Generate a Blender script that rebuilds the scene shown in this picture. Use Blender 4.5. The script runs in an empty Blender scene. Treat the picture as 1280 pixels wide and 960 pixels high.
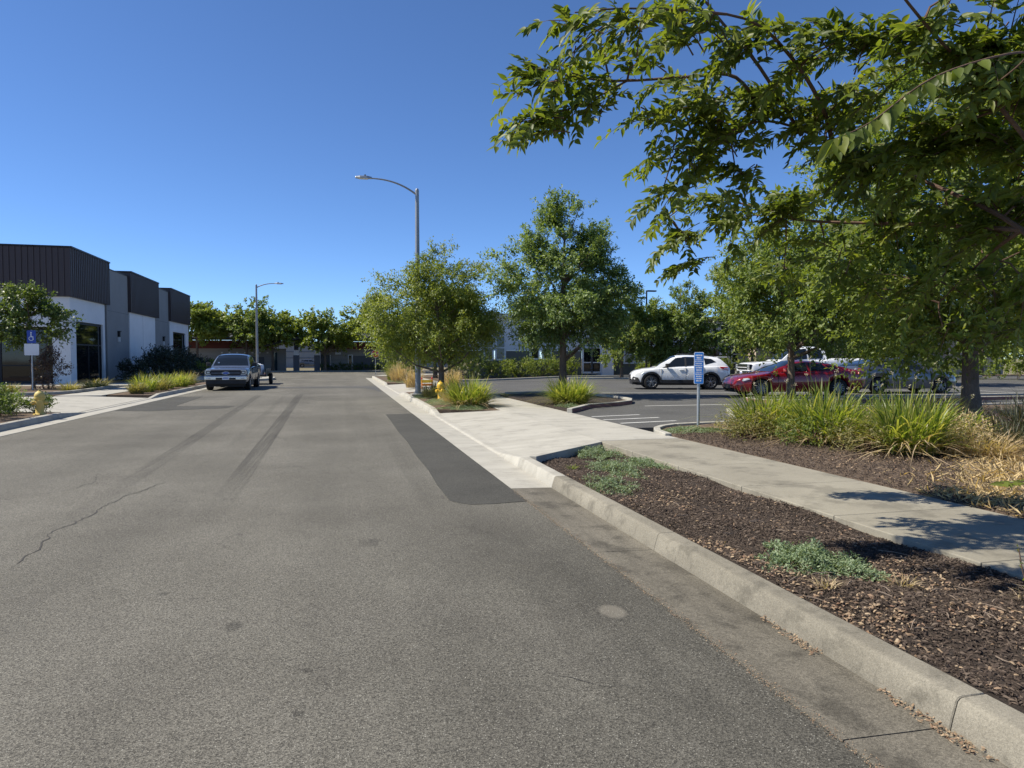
import bpy, bmesh, math, random
import numpy as np
from mathutils import Vector, Matrix
R = math.radians
sc = bpy.context.scene
col = sc.collection
random.seed(7)
rng = np.random.default_rng(11)

# ------------------------------------------------------------------ camera, sky, sun, exposure
cd = bpy.data.cameras.new('camera'); cam = bpy.data.objects.new('camera', cd); col.objects.link(cam)
cam.location = (0, 0, 1.58); cam.rotation_euler = (R(90 - 2.106), 0, R(-13.88))
cd.sensor_fit = 'HORIZONTAL'; cd.sensor_width = 36.0; cd.lens = 36.0 * 870 / 1280
cd.clip_start = 0.05; cd.clip_end = 6000
sc.camera = cam
SUN_EL, SUN_AZ = 50.0, -79.0                     # azimuth clockwise from +Y
w = bpy.data.worlds.new('World'); sc.world = w; w.use_nodes = True
wn = w.node_tree; bg = wn.nodes['Background']
sky = wn.nodes.new('ShaderNodeTexSky'); sky.sky_type = 'NISHITA'; sky.sun_disc = False
sky.sun_elevation = R(SUN_EL); sky.sun_rotation = R(SUN_AZ)
sky.air_density = 0.65; sky.dust_density = 0.0; sky.ozone_density = 10.0; sky.altitude = 50
wn.links.new(sky.outputs[0], bg.inputs[0]); bg.inputs[1].default_value = 0.118
sl = bpy.data.lights.new('sun', 'SUN'); sl.energy = 5.0; sl.angle = R(0.53); sl.color = (1.0, 0.93, 0.79)
so = bpy.data.objects.new('sun', sl); col.objects.link(so)
ts = Vector((math.sin(R(SUN_AZ)) * math.cos(R(SUN_EL)), math.cos(R(SUN_AZ)) * math.cos(R(SUN_EL)), math.sin(R(SUN_EL))))
so.rotation_euler = ts.to_track_quat('Z', 'Y').to_euler(); so.location = (-20, 10, 30)
sc.view_settings.view_transform = 'Standard'; sc.view_settings.look = 'None'
sc.view_settings.exposure = 0.56; sc.view_settings.gamma = 1.0; sc.view_settings.use_curve_mapping = False
sc.render.engine = 'CYCLES'

# ------------------------------------------------------------------ materials
M = {}
def nd(nt, t, **kw):
    n = nt.nodes.new(t)
    for k, v in kw.items():
        if k == 'i':
            for a, b in v.items(): n.inputs[a].default_value = b
        else: setattr(n, k, v)
    return n
def c4(c): return (c[0], c[1], c[2], 1.0)
def new_mat(name):
    m = bpy.data.materials.new(name); m.use_nodes = True; M[name] = m
    nt = m.node_tree; return m, nt, nt.nodes['Principled BSDF'], nt.links.new
def plain(name, c, rough=.6, metal=0., spec=.5, coat=0.):
    m, nt, b, L = new_mat(name)
    b.inputs['Base Color'].default_value = c4(c); b.inputs['Roughness'].default_value = rough
    b.inputs['Metallic'].default_value = metal; b.inputs['Specular IOR Level'].default_value = spec
    b.inputs['Coat Weight'].default_value = coat; b.inputs['Coat Roughness'].default_value = .04
    n = nd(nt, 'ShaderNodeTexNoise', i={'Scale': 7., 'Detail': 5.}); t = nd(nt, 'ShaderNodeNewGeometry')
    L(t.outputs['Position'], n.inputs['Vector'])
    mr = nd(nt, 'ShaderNodeMapRange', i={'To Min': max(.02, rough - .07), 'To Max': min(1, rough + .09)})
    L(n.outputs[0], mr.inputs[0]); L(mr.outputs[0], b.inputs['Roughness'])
    mx = nd(nt, 'ShaderNodeMix', data_type='RGBA'); mx.inputs[6].default_value = c4([x * .9 for x in c]); mx.inputs[7].default_value = c4([min(1, x * 1.07) for x in c])
    L(n.outputs[0], mx.inputs[0]); L(mx.outputs[2], b.inputs['Base Color'])
    return m
def rough_mat(name, ca, cb, big=.6, fine=40., fineamt=.35, rough=.85, bump=.3, bumpd=.01, vor=None, stretch=None, spots=None):
    """two-tone large noise * fine grain (+ voronoi aggregate)"""
    m, nt, b, L = new_mat(name)
    g = nd(nt, 'ShaderNodeNewGeometry'); src = g.outputs['Position']
    if stretch:
        mp = nd(nt, 'ShaderNodeMapping'); mp.inputs['Scale'].default_value = stretch; L(src, mp.inputs[0]); bsrc = mp.outputs[0]
    else: bsrc = src
    n1 = nd(nt, 'ShaderNodeTexNoise', i={'Scale': big, 'Detail': 7., 'Roughness': .65}); L(bsrc, n1.inputs['Vector'])
    cr = nd(nt, 'ShaderNodeMapRange', i={'From Min': .3, 'From Max': .7}); L(n1.outputs[0], cr.inputs[0])
    mx = nd(nt, 'ShaderNodeMix', data_type='RGBA'); mx.inputs[6].default_value = c4(ca); mx.inputs[7].default_value = c4(cb)
    L(cr.outputs[0], mx.inputs[0])
    n2 = nd(nt, 'ShaderNodeTexNoise', i={'Scale': fine, 'Detail': 4., 'Roughness': .7}); L(src, n2.inputs['Vector'])
    fr = nd(nt, 'ShaderNodeMapRange', i={'From Min': .3, 'From Max': .7, 'To Min': 1 - fineamt, 'To Max': 1 + fineamt}); L(n2.outputs[0], fr.inputs[0])
    mu = nd(nt, 'ShaderNodeMix', data_type='RGBA', blend_type='MULTIPLY'); mu.inputs[0].default_value = 1.
    L(mx.outputs[2], mu.inputs[6]); L(fr.outputs[0], mu.inputs[7]); out = mu.outputs[2]; h = n2.outputs[0]
    if vor:
        v = nd(nt, 'ShaderNodeTexVoronoi', i={'Scale': vor[0]}); L(src, v.inputs['Vector'])
        sp = nd(nt, 'ShaderNodeSeparateColor'); L(v.outputs['Color'], sp.inputs[0])
        vr = nd(nt, 'ShaderNodeMapRange', i={'To Min': 1 - vor[1], 'To Max': 1 + vor[1]}); L(sp.outputs[0], vr.inputs[0])
        m2 = nd(nt, 'ShaderNodeMix', data_type='RGBA', blend_type='MULTIPLY'); m2.inputs[0].default_value = 1.
        L(out, m2.inputs[6]); L(vr.outputs[0], m2.inputs[7]); out = m2.outputs[2]; h = v.outputs['Distance']
    if spots:                                     # dark stains with their own shape
        n3 = nd(nt, 'ShaderNodeTexNoise', i={'Scale': spots[0], 'Detail': 6., 'Roughness': .7}); L(src, n3.inputs['Vector'])
        s3 = nd(nt, 'ShaderNodeMapRange', i={'From Min': spots[1], 'From Max': spots[1] + .12, 'To Min': 1., 'To Max': spots[2]}); L(n3.outputs[0], s3.inputs[0])
        m3 = nd(nt, 'ShaderNodeMix', data_type='RGBA', blend_type='MULTIPLY'); m3.inputs[0].default_value = 1.
        L(out, m3.inputs[6]); L(s3.outputs[0], m3.inputs[7]); out = m3.outputs[2]
    L(out, b.inputs['Base Color']); b.inputs['Roughness'].default_value = rough; b.inputs['Specular IOR Level'].default_value = .3
    if bump:
        bp = nd(nt, 'ShaderNodeBump', i={'Strength': bump, 'Distance': bumpd}); L(h, bp.inputs['Height']); L(bp.outputs[0], b.inputs['Normal'])
    return m, nt, out, b, L
def road_mat():
    m, nt, out, b, L = rough_mat('asphalt_road', (.088, .082, .068), (.150, .142, .120), .30, 70., .30, .9, .5, .005, (175., .62))
    g = nd(nt, 'ShaderNodeNewGeometry'); s = nd(nt, 'ShaderNodeSeparateXYZ'); L(g.outputs['Position'], s.inputs[0])
    def ma(op, a, b_=None):
        n = nd(nt, 'ShaderNodeMath', operation=op)
        for k, v in ((0, a), (1, b_)):
            if v is None: continue
            if isinstance(v, (int, float)): n.inputs[k].default_value = v
            else: L(v, n.inputs[k])
        return n.outputs[0]
    def ss(v, a, b_):
        n = nd(nt, 'ShaderNodeMapRange', interpolation_type='SMOOTHSTEP', i={'From Min': a, 'From Max': b_}); L(v, n.inputs[0]); return n.outputs[0]
    X, Y = s.outputs[0], s.outputs[1]
    mp = nd(nt, 'ShaderNodeMapping'); mp.inputs['Scale'].default_value = (26., .22, 1.); L(g.outputs['Position'], mp.inputs[0])
    st = nd(nt, 'ShaderNodeTexNoise', i={'Scale': 1., 'Detail': 4.}); L(mp.outputs[0], st.inputs['Vector'])
    sf = nd(nt, 'ShaderNodeMapRange', i={'From Min': .3, 'From Max': .62, 'To Min': .15, 'To Max': 1.}); L(st.outputs[0], sf.inputs[0])
    tot = None
    for (a, k, wd, y0, y1, y2, y3, amt) in ((-1.12, -.0185, .14, 6.5, 13., 31., 32.5, .52), (-2.30, -.0347, .13, 5.5, 15., 31., 32.5, .36),
                                            (-1.62, -.0215, .10, 12., 20., 31., 33., .20), (.35, .005, .30, 9., 16., 24., 45., .10), (.95, .0, .12, 6., 9., 13., 18., .12)):
        d = ma('ABSOLUTE', ma('SUBTRACT', X, ma('ADD', ma('MULTIPLY', Y, k), a)))
        msk = ma('SUBTRACT', 1., ss(d, wd * .88, wd * 1.12))
        f = ma('MULTIPLY', ss(Y, y0, y1), ma('SUBTRACT', 1., ss(Y, y2, y3)))
        v = ma('MULTIPLY', ma('MULTIPLY', msk, f), ma('MULTIPLY', sf.outputs[0], amt))
        tot = v if tot is None else ma('MAXIMUM', tot, v)
    # uneven darkening towards the near gutter side, and broad worn lanes
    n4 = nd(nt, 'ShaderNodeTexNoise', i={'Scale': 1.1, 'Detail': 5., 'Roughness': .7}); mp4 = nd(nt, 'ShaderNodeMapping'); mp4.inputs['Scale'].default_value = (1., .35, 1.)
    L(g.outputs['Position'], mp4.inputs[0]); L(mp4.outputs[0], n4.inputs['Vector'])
    near_dark = ma('MULTIPLY', ma('MULTIPLY', ss(X, -.3, 1.8), ma('SUBTRACT', 1., ss(Y, 4.4, 7.8))), ma('MULTIPLY', ss(n4.outputs[0], .2, .6), .42))
    tot = ma('MAXIMUM', tot, near_dark)
    for (px, py, rx, ry, amt) in ((-.62, 4.33, .055, .075, .5), (-.18, 4.25, .05, .05, .25), (-.19, 3.18, .03, .03, .6), (.23, 6.05, .09, .12, .35), (-1.16, 5.05, .04, .035, .5), (-.95, 4.9, .03, .02, .4), (-.18, 3.62, .03, .03, .45)):
        e = ma('ADD', ma('POWER', ma('DIVIDE', ma('SUBTRACT', X, px), rx), 2.), ma('POWER', ma('DIVIDE', ma('SUBTRACT', Y, py), ry), 2.))
        e = ma('ADD', e, ma('MULTIPLY', ma('SUBTRACT', st.outputs[0], .5), 5.))
        tot = ma('MAXIMUM', tot, ma('MULTIPLY', ma('SUBTRACT', 1., ss(e, .2, 1.8)), amt * .75))
    mu = nd(nt, 'ShaderNodeMix', data_type='RGBA', blend_type='MULTIPLY'); mu.inputs[0].default_value = 1.
    mpl = nd(nt, 'ShaderNodeMapping'); mpl.inputs['Scale'].default_value = (.75, .045, 1.); L(g.outputs['Position'], mpl.inputs[0])
    nl = nd(nt, 'ShaderNodeTexNoise', i={'Scale': 1., 'Detail': 3., 'Roughness': .6}); L(mpl.outputs[0], nl.inputs['Vector'])
    lane = nd(nt, 'ShaderNodeMapRange', i={'From Min': .3, 'From Max': .7, 'To Min': .86, 'To Max': 1.14}); L(nl.outputs[0], lane.inputs[0])
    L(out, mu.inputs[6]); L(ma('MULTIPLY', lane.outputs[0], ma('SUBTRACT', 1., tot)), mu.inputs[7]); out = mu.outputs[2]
    e = ma('ADD', ma('POWER', ma('DIVIDE', ma('SUBTRACT', X, 1.64), .085), 2.), ma('POWER', ma('DIVIDE', ma('SUBTRACT', Y, 4.02), .12), 2.))
    m6 = nd(nt, 'ShaderNodeMix', data_type='RGBA'); m6.inputs[7].default_value = (.22, .20, .165, 1)
    L(ma('MULTIPLY', ma('SUBTRACT', 1., ss(e, .4, 1.3)), .5), m6.inputs[0]); L(out, m6.inputs[6])
    # pale exposed stones and dark pits
    v2 = nd(nt, 'ShaderNodeTexVoronoi', i={'Scale': 105.}); L(g.outputs['Position'], v2.inputs['Vector']); sp2 = nd(nt, 'ShaderNodeSeparateColor'); L(v2.outputs['Color'], sp2.inputs[0])
    near = ma('SUBTRACT', 1., ss(v2.outputs['Distance'], .25, .40))
    m7 = nd(nt, 'ShaderNodeMix', data_type='RGBA'); m7.inputs[7].default_value = (.34, .33, .29, 1); L(ma('MULTIPLY', ma('MULTIPLY', ss(sp2.outputs[0], .88, .93), near), .75), m7.inputs[0]); L(m6.outputs[2], m7.inputs[6])
    m8 = nd(nt, 'ShaderNodeMix', data_type='RGBA'); m8.inputs[7].default_value = (.03, .028, .025, 1); L(ma('MULTIPLY', ma('MULTIPLY', ss(sp2.outputs[1], .86, .92), near), .7), m8.inputs[0]); L(m7.outputs[2], m8.inputs[6])
    # fine crazing
    vc = nd(nt, 'ShaderNodeTexVoronoi', feature='DISTANCE_TO_EDGE', i={'Scale': .55}); nw = nd(nt, 'ShaderNodeTexNoise', i={'Scale': 2.2, 'Detail': 6., 'Roughness': .7}); L(g.outputs['Position'], nw.inputs['Vector'])
    va = nd(nt, 'ShaderNodeMix', data_type='RGBA', blend_type='ADD'); va.inputs[0].default_value = .55; L(g.outputs['Position'], va.inputs[6]); L(nw.outputs['Color'], va.inputs[7]); L(va.outputs[2], vc.inputs['Vector'])
    hair = ma('MULTIPLY', ma('SUBTRACT', 1., ss(vc.outputs['Distance'], .002, .009)), ma('MULTIPLY', ss(n4.outputs[0], .48, .62), .45))
    m9 = nd(nt, 'ShaderNodeMix', data_type='RGBA'); m9.inputs[7].default_value = (.035, .032, .028, 1); L(hair, m9.inputs[0]); L(m8.outputs[2], m9.inputs[6])
    L(m9.outputs[2], b.inputs['Base Color'])
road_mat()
rough_mat('asphalt_patch', (.052, .0505, .044), (.074, .072, .063), .8, 70., .35, .9, .5, .005, (170., .45))
rough_mat('asphalt_lot', (.070, .069, .066), (.102, .100, .095), .5, 60., .3, .9, .4, .005, (140., .4), None, (.7, .62, .7))
rough_mat('concrete_new', (.32, .304, .264), (.42, .402, .352), .9, 90., .12, .85, .25, .003, None, (1, 3., 1), (1.9, .52, .82))
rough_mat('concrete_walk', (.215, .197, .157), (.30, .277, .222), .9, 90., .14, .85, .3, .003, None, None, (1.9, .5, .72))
rough_mat('concrete_old', (.155, .141, .112), (.27, .248, .20), 1.6, 90., .2, .9, .4, .003, (220., .15), (1, .5, 1), (3.2, .52, .64))
rough_mat('concrete_gutter_old', (.095, .086, .069), (.172, .156, .126), 1.2, 60., .25, .9, .5, .004, (160., .3), (2.4, .35, 1), (2.6, .5, .6))
rough_mat('soil', (.085, .060, .042), (.16, .115, .08), 2.2, 50., .4, .95, .8, .02)
rough_mat('mulch', (.030, .023, .018), (.065, .049, .039), 3., 60., .6, .95, 1., .02)
rough_mat('dry_ground', (.24, .18, .10), (.34, .26, .15), 1.5, 50., .35, .95, .8, .02)
rough_mat('ground_far', (.14, .12, .07), (.2, .17, .1), .05, 4., .3, .95, 0)
rough_mat('paint_white_worn', (.42, .42, .40), (.66, .66, .63), 3., 40., .25, .8, .1, .002)
rough_mat('paint_red_worn', (.17, .075, .07), (.25, .125, .115), 3., 40., .25, .8, .1, .002)
rough_mat('bark', (.10, .075, .055), (.20, .155, .12), 6., 40., .35, .95, .9, .02, None, (1, 1, .25))
rough_mat('bark_near', (.20, .13, .095), (.33, .23, .17), 9., 60., .3, .95, .9, .01, None, (1, 1, .3))
rough_mat('twig_bark', (.09, .055, .040), (.16, .10, .07), 12., 80., .3, .85, .4, .004)
rough_mat('stucco_white', (.72, .72, .71), (.80, .80, .79), .7, 120., .05, .9, .25, .004)
rough_mat('stucco_grey', (.24, .24, .235), (.28, .28, .275), .7, 120., .06, .9, .25, .004)
rough_mat('stucco_olive', (.145, .14, .12), (.175, .17, .145), .7, 120., .06, .9, .25, .004)
rough_mat('siding_light', (.70, .71, .72), (.78, .79, .80), .5, 30., .05, .8, .2, .004, None, (.1, .1, 9))
rough_mat('far_wall_grey', (.30, .285, .265), (.38, .36, .335), .5, 10., .1, .9, .1, .01, None, (.2, .2, 5))
rough_mat('far_wall_dark', (.12, .125, .14), (.155, .16, .175), .5, 10., .1, .9, .1, .01)
rough_mat('far_red', (.11, .033, .026), (.15, .045, .034), 1., 10., .1, .8, .1, .01, None, (.2, .2, 8))
rough_mat('roof_dark', (.05, .052, .058), (.075, .077, .083), .5, 20., .2, .85, .2, .01)
rough_mat('tan_wall', (.38, .31, .24), (.46, .38, .30), .5, 20., .1, .9, .1, .01)
plain('cladding', (.072, .052, .050), .45, .4)
plain('trim_white', (.72, .73, .74), .55)
plain('metal_galv', (.42, .44, .45), .45, .75)
plain('metal_pole', (.30, .31, .32), .5, .6)
plain('metal_dark', (.018, .018, .02), .5, .3)
plain('sign_blue', (.022, .20, .62), .45)
plain('sign_white', (.78, .79, .80), .5)
plain('sign_deepblue', (.015, .06, .36), .45)
plain('sign_red', (.55, .02, .02), .45)
plain('hydrant_yellow', (.72, .45, .035), .45, 0, .5, .3)
plain('hydrant_pale', (.62, .47, .14), .6)
plain('orange_plastic', (.75, .22, .02), .5)
plain('yellow_plastic', (.78, .5, .03), .5)
plain('blue_plastic', (.03, .12, .45), .5)
plain('rubber', (.012, .012, .013), .8)
plain('rim_alloy', (.26, .26, .27), .4, .8)
plain('rim_dark', (.05, .05, .055), .4, .6)
plain('plastic_black', (.016, .016, .018), .6)
plain('paint_car_white', (.80, .81, .82), .3, 0, .5, 1.)
plain('paint_car_red', (.22, .004, .010), .3, .25, .5, 1.)
plain('paint_car_grey', (.085, .095, .115), .32, .5, .5, 1.)
plain('paint_truck_silver', (.13, .16, .22), .3, .55, .5, 1.)
plain('chrome', (.6, .62, .65), .2, 1.)
plain('lamp_clear', (.55, .58, .6), .12, .2, .6, 1.)
plain('lamp_red', (.35, .012, .012), .2, 0, .6, 1.)
plain('lens_white', (.7, .7, .68), .3)
plain('twig_pale', (.24, .185, .14), .9)
plain('wood_stake', (.09, .065, .045), .85)
plain('brown_pillar', (.12, .10, .09), .8)
def glass_mat(name, c, rough=.04):
    m, nt, b, L = new_mat(name)
    b.inputs['Base Color'].default_value = c4(c); b.inputs['Roughness'].default_value = rough
    b.inputs['Specular IOR Level'].default_value = .6; b.inputs['IOR'].default_value = 1.5
    n = nd(nt, 'ShaderNodeTexNoise', i={'Scale': .7, 'Detail': 2.}); g = nd(nt, 'ShaderNodeNewGeometry'); L(g.outputs['Position'], n.inputs['Vector'])
    bp = nd(nt, 'ShaderNodeBump', i={'Strength': .08, 'Distance': .02}); L(n.outputs[0], bp.inputs['Height']); L(bp.outputs[0], b.inputs['Normal'])
glass_mat('glass_dark', (.008, .009, .011)); glass_mat('car_glass', (.010, .013, .015)); glass_mat('glass_teal', (.03, .06, .075), .08)
def leaf_mat(name, cols, trans=.3, rough=.42, obj_rand=False, tint=(1.25, 1.2, .5), spec=.5):
    m, nt, b, L = new_mat(name)
    if obj_rand: src = nd(nt, 'ShaderNodeObjectInfo').outputs['Random']
    else: src = nd(nt, 'ShaderNodeAttribute', attribute_name='rnd').outputs['Fac']
    cr = nd(nt, 'ShaderNodeValToRGB'); e = cr.color_ramp.elements
    while len(e) < len(cols): e.new(.5)
    for k, c in enumerate(cols): e[k].position = k / (len(cols) - 1); e[k].color = c4(c)
    L(src, cr.inputs[0]); L(cr.outputs[0], b.inputs['Base Color'])
    b.inputs['Roughness'].default_value = rough; b.inputs['Specular IOR Level'].default_value = spec
    tr = nd(nt, 'ShaderNodeBsdfTranslucent'); mt = nd(nt, 'ShaderNodeMix', data_type='RGBA', blend_type='MULTIPLY'); mt.inputs[0].default_value = 1.
    L(cr.outputs[0], mt.inputs[6]); mt.inputs[7].default_value = (tint[0] * 1.8, tint[1] * 1.8, tint[2] * 1.8, 1); L(mt.outputs[2], tr.inputs[0])
    mx = nd(nt, 'ShaderNodeMixShader'); mx.inputs[0].default_value = trans
    L(b.outputs[0], mx.inputs[1]); L(tr.outputs[0], mx.inputs[2]); L(mx.outputs[0], nt.nodes['Material Output'].inputs[0])
LN = [(.055, .080, .013), (.085, .12, .020), (.12, .155, .027), (.17, .19, .038)]
leaf_mat('leaf_near', LN, .44, .46, spec=.35); leaf_mat('leaf_near_single', LN, .44, .46, True, spec=.35)
leaf_mat('leaf_olive', [(.073, .104, .022), (.128, .171, .033), (.183, .220, .045), (.244, .268, .067)], .36, .5)
leaf_mat('leaf_ash', [(.066, .106, .032), (.114, .168, .052), (.162, .222, .074), (.216, .276, .108)], .34, .45)
leaf_mat('leaf_dark', [(.039, .068, .016), (.065, .104, .023), (.091, .133, .031), (.130, .169, .039)], .32, .45)
leaf_mat('leaf_mixed', [(.060, .098, .024), (.106, .156, .037), (.156, .206, .048), (.250, .250, .053)], .36, .5)
leaf_mat('leaf_shade', [(.055, .085, .016), (.10, .145, .027), (.15, .195, .037), (.22, .24, .05)], .42, .5)
leaf_mat('leaf_bright', [(.090, .123, .022), (.140, .185, .034), (.185, .230, .045), (.241, .269, .067)], .38, .5)
leaf_mat('leaf_purple', [(.05, .03, .028), (.075, .045, .038), (.10, .065, .05), (.07, .07, .035)], .2, .5)
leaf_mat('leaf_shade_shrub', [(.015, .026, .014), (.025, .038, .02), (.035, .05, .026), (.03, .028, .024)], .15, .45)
leaf_mat('leaf_cover', [(.10, .15, .075), (.15, .21, .11), (.20, .26, .145), (.25, .30, .19)], .2, .6)
leaf_mat('blade_green', [(.068, .112, .02), (.13, .175, .032), (.205, .245, .05), (.34, .32, .11)], .45, .4)
leaf_mat('blade_olive', [(.10, .11, .035), (.17, .17, .06), (.24, .22, .09), (.32, .27, .13)], .3, .5)
leaf_mat('blade_tan', [(.30, .22, .12), (.42, .33, .19), (.52, .42, .27), (.40, .30, .2)], .3, .6)
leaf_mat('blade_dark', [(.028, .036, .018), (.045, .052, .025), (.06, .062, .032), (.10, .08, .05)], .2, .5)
leaf_mat('straw', [(.36, .26, .12), (.50, .38, .19), (.60, .47, .26), (.42, .31, .17)], .2, .7)
leaf_mat('chips', [(.028, .020, .016), (.055, .040, .032), (.075, .055, .044), (.14, .108, .085), (.036, .026, .021), (.05, .037, .03)], .0, .85, spec=.25)
leaf_mat('litter', [(.15, .095, .06), (.27, .185, .115), (.38, .29, .19), (.20, .115, .075), (.32, .23, .15)], .1, .8)
leaf_mat('flower_pale', [(.5, .46, .36), (.6, .55, .48), (.45, .38, .28)], .3, .7)

# ------------------------------------------------------------------ helpers
def tag(o, label=None, cat=None, group=None, kind=None):
    if label: o['label'] = label
    if cat: o['category'] = cat
    if group: o['group'] = group
    if kind: o['kind'] = kind
    return o
def empty(name, loc=(0, 0, 0), rz=0., label=None, cat=None, group=None, kind=None):
    o = bpy.data.objects.new(name, None); col.objects.link(o); o.location = loc; o.rotation_euler = (0, 0, rz); o.empty_display_size = .2
    return tag(o, label, cat, group, kind)
def link(name, me, mat, parent=None):
    o = bpy.data.objects.new(name, me); col.objects.link(o)
    if mat and not me.materials: me.materials.append(M[mat])
    if parent: o.parent = parent
    return o
class MB:
    def __init__(s): s.v = []; s.f = []
    def add(s, vs, fs):
        b = len(s.v); s.v += [tuple(v) for v in vs]; s.f += [tuple(i + b for i in f) for f in fs]; return s
    def box(s, x0, x1, y0, y1, z0, z1):
        return s.add([(x0, y0, z0), (x1, y0, z0), (x1, y1, z0), (x0, y1, z0), (x0, y0, z1), (x1, y0, z1), (x1, y1, z1), (x0, y1, z1)],
                     [(3, 2, 1, 0), (4, 5, 6, 7), (0, 1, 5, 4), (1, 2, 6, 5), (2, 3, 7, 6), (3, 0, 4, 7)])
    def prism(s, poly, z0, z1):
        a = sum(poly[i][0] * poly[(i + 1) % len(poly)][1] - poly[(i + 1) % len(poly)][0] * poly[i][1] for i in range(len(poly)))
        if a < 0: poly = poly[::-1]
        n = len(poly); f0 = z0 if callable(z0) else (lambda x, y: z0); f1 = z1 if callable(z1) else (lambda x, y: z1)
        return s.add([(x, y, f0(x, y)) for x, y in poly] + [(x, y, f1(x, y)) for x, y in poly],
                     [tuple(range(n))[::-1], tuple(range(n, 2 * n))] + [(i, (i + 1) % n, n + (i + 1) % n, n + i) for i in range(n)])
    def tube(s, pts, rad, n=8, cap=True):
        pts = [Vector(p) for p in pts]; vs = []; fs = []; u = None
        if not isinstance(rad, (list, tuple)): rad = [rad] * len(pts)
        for i, p in enumerate(pts):
            d = (pts[min(i + 1, len(pts) - 1)] - pts[max(i - 1, 0)]); d = d.normalized() if d.length > 1e-9 else Vector((0, 0, 1))
            if u is None: u = d.orthogonal().normalized()
            u = u - d * u.dot(d); u = u.normalized() if u.length > 1e-6 else d.orthogonal().normalized(); v = d.cross(u)
            for k in range(n):
                a = 2 * math.pi * k / n; vs.append(p + (u * math.cos(a) + v * math.sin(a)) * rad[i])
        for i in range(len(pts) - 1):
            for k in range(n): fs.append((i * n + k, i * n + (k + 1) % n, (i + 1) * n + (k + 1) % n, (i + 1) * n + k))
        if cap: fs += [tuple(range(n))[::-1], tuple(range((len(pts) - 1) * n, len(pts) * n))]
        return s.add(vs, fs)
    def lathe(s, prof, n=16, c=(0, 0, 0), axis='z', cap=True):
        vs = []; fs = []
        for r, z in prof:
            for k in range(n):
                a = 2 * math.pi * k / n; x, y = r * math.cos(a), r * math.sin(a)
                p = (x, y, z) if axis == 'z' else ((x, z, y) if axis == 'y' else (z, x, y))
                vs.append((p[0] + c[0], p[1] + c[1], p[2] + c[2]))
        for i in range(len(prof) - 1):
            for k in range(n): fs.append((i * n + k, i * n + (k + 1) % n, (i + 1) * n + (k + 1) % n, (i + 1) * n + k))
        if cap: fs += [tuple(range(n))[::-1], tuple(range((len(prof) - 1) * n, len(prof) * n))]
        return s.add(vs, fs)
    def mesh(s, name):
        me = bpy.data.meshes.new(name); me.from_pydata(s.v, [], s.f); me.update()
        b = bmesh.new(); b.from_mesh(me); bmesh.ops.recalc_face_normals(b, faces=b.faces); b.to_mesh(me); b.free()
        return me
    def build(s, name, mat, parent=None, smooth=False, bevel=0., seg=2):
        me = s.mesh(name); o = link(name, me, mat, parent)
        if smooth:
            me.polygons.foreach_set('use_smooth', [True] * len(me.polygons))
            try: me.set_sharp_from_angle(angle=R(40))
            except Exception: pass
        if bevel:
            md = o.modifiers.new('bevel', 'BEVEL'); md.width = bevel; md.segments = seg; md.limit_method = 'ANGLE'; md.angle_limit = R(40)
        return o
def copy_tree(o, parent=None):
    c = o.copy(); col.objects.link(c); c.parent = parent
    for ch in [x for x in bpy.data.objects if x.parent == o]: copy_tree(ch, c)
    return c
def nrm(a): return a / np.maximum(np.linalg.norm(a, axis=-1, keepdims=True), 1e-9)
def tri_mesh(name, V, F, mat, parent=None, rnd=None, smooth=False):
    V = np.ascontiguousarray(V, dtype=np.float32); F = np.ascontiguousarray(F, dtype=np.int32); me = bpy.data.meshes.new(name)
    k = F.shape[1]; me.vertices.add(len(V)); me.vertices.foreach_set('co', V.ravel())
    me.loops.add(F.size); me.loops.foreach_set('vertex_index', F.ravel())
    me.polygons.add(len(F)); me.polygons.foreach_set('loop_start', np.arange(0, F.size, k, dtype=np.int32))
    try: me.polygons.foreach_set('loop_total', np.full(len(F), k, dtype=np.int32))
    except Exception: pass
    if rnd is not None:
        at = me.attributes.new('rnd', 'FLOAT', 'FACE'); at.data.foreach_set('value', np.ascontiguousarray(rnd, dtype=np.float32))
    me.update(calc_edges=True); me.validate()
    if smooth: me.polygons.foreach_set('use_smooth', [True] * len(me.polygons))
    return link(name, me, mat, parent)
U4V = np.array([(0, 0, 0), (.45, .5, .06), (1, 0, -.08), (.45, -.5, .06)]); U4F = np.array([(0, 3, 2), (0, 2, 1)])
def unit_leaf():
    T = [0, .14, .34, .58, .80, 1.]; Wd = [0, .30, .5, .44, .22, 0]; v = [(t, 0, -.16 * t * t) for t in T]; f = []
    for sgn in (1, -1):
        ids = [0]
        for k in range(1, 5): v.append((T[k], sgn * Wd[k], -.16 * T[k] ** 2 + .10 * Wd[k] * 2)); ids.append(len(v) - 1)
        ids.append(5)
        for k in range(5):
            q = [k, k + 1, ids[k + 1], ids[k]]
            tr = [(q[0], q[1], q[2]), (q[0], q[2], q[3])]
            for t in tr:
                if len(set(t)) == 3: f.append(t if sgn > 0 else t[::-1])
    return np.array(v), np.array(f)
U8V, U8F = unit_leaf()
def frames(d, n):
    d = nrm(d); n = n - d * (n * d).sum(-1, keepdims=True); n = nrm(n); return d, np.cross(n, d), n
def leaf_mesh(name, base, d, n, Ln, Wd, mat, parent, UV=U4V, UF=U4F, rnd=None, smooth=False):
    d, s, n = frames(d, n); N = len(base); k = len(UV)
    V = base[:, None, :] + UV[None, :, 0:1] * (d * Ln[:, None])[:, None, :] + UV[None, :, 1:2] * (s * Wd[:, None])[:, None, :] + UV[None, :, 2:3] * (n * Ln[:, None])[:, None, :]
    F = (UF[None] + (np.arange(N) * k)[:, None, None]).reshape(-1, 3)
    if rnd is None: rnd = rng.random(N)
    return tri_mesh(name, V.reshape(-1, 3), F, mat, parent, np.repeat(rnd, len(UF)), smooth)
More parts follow.
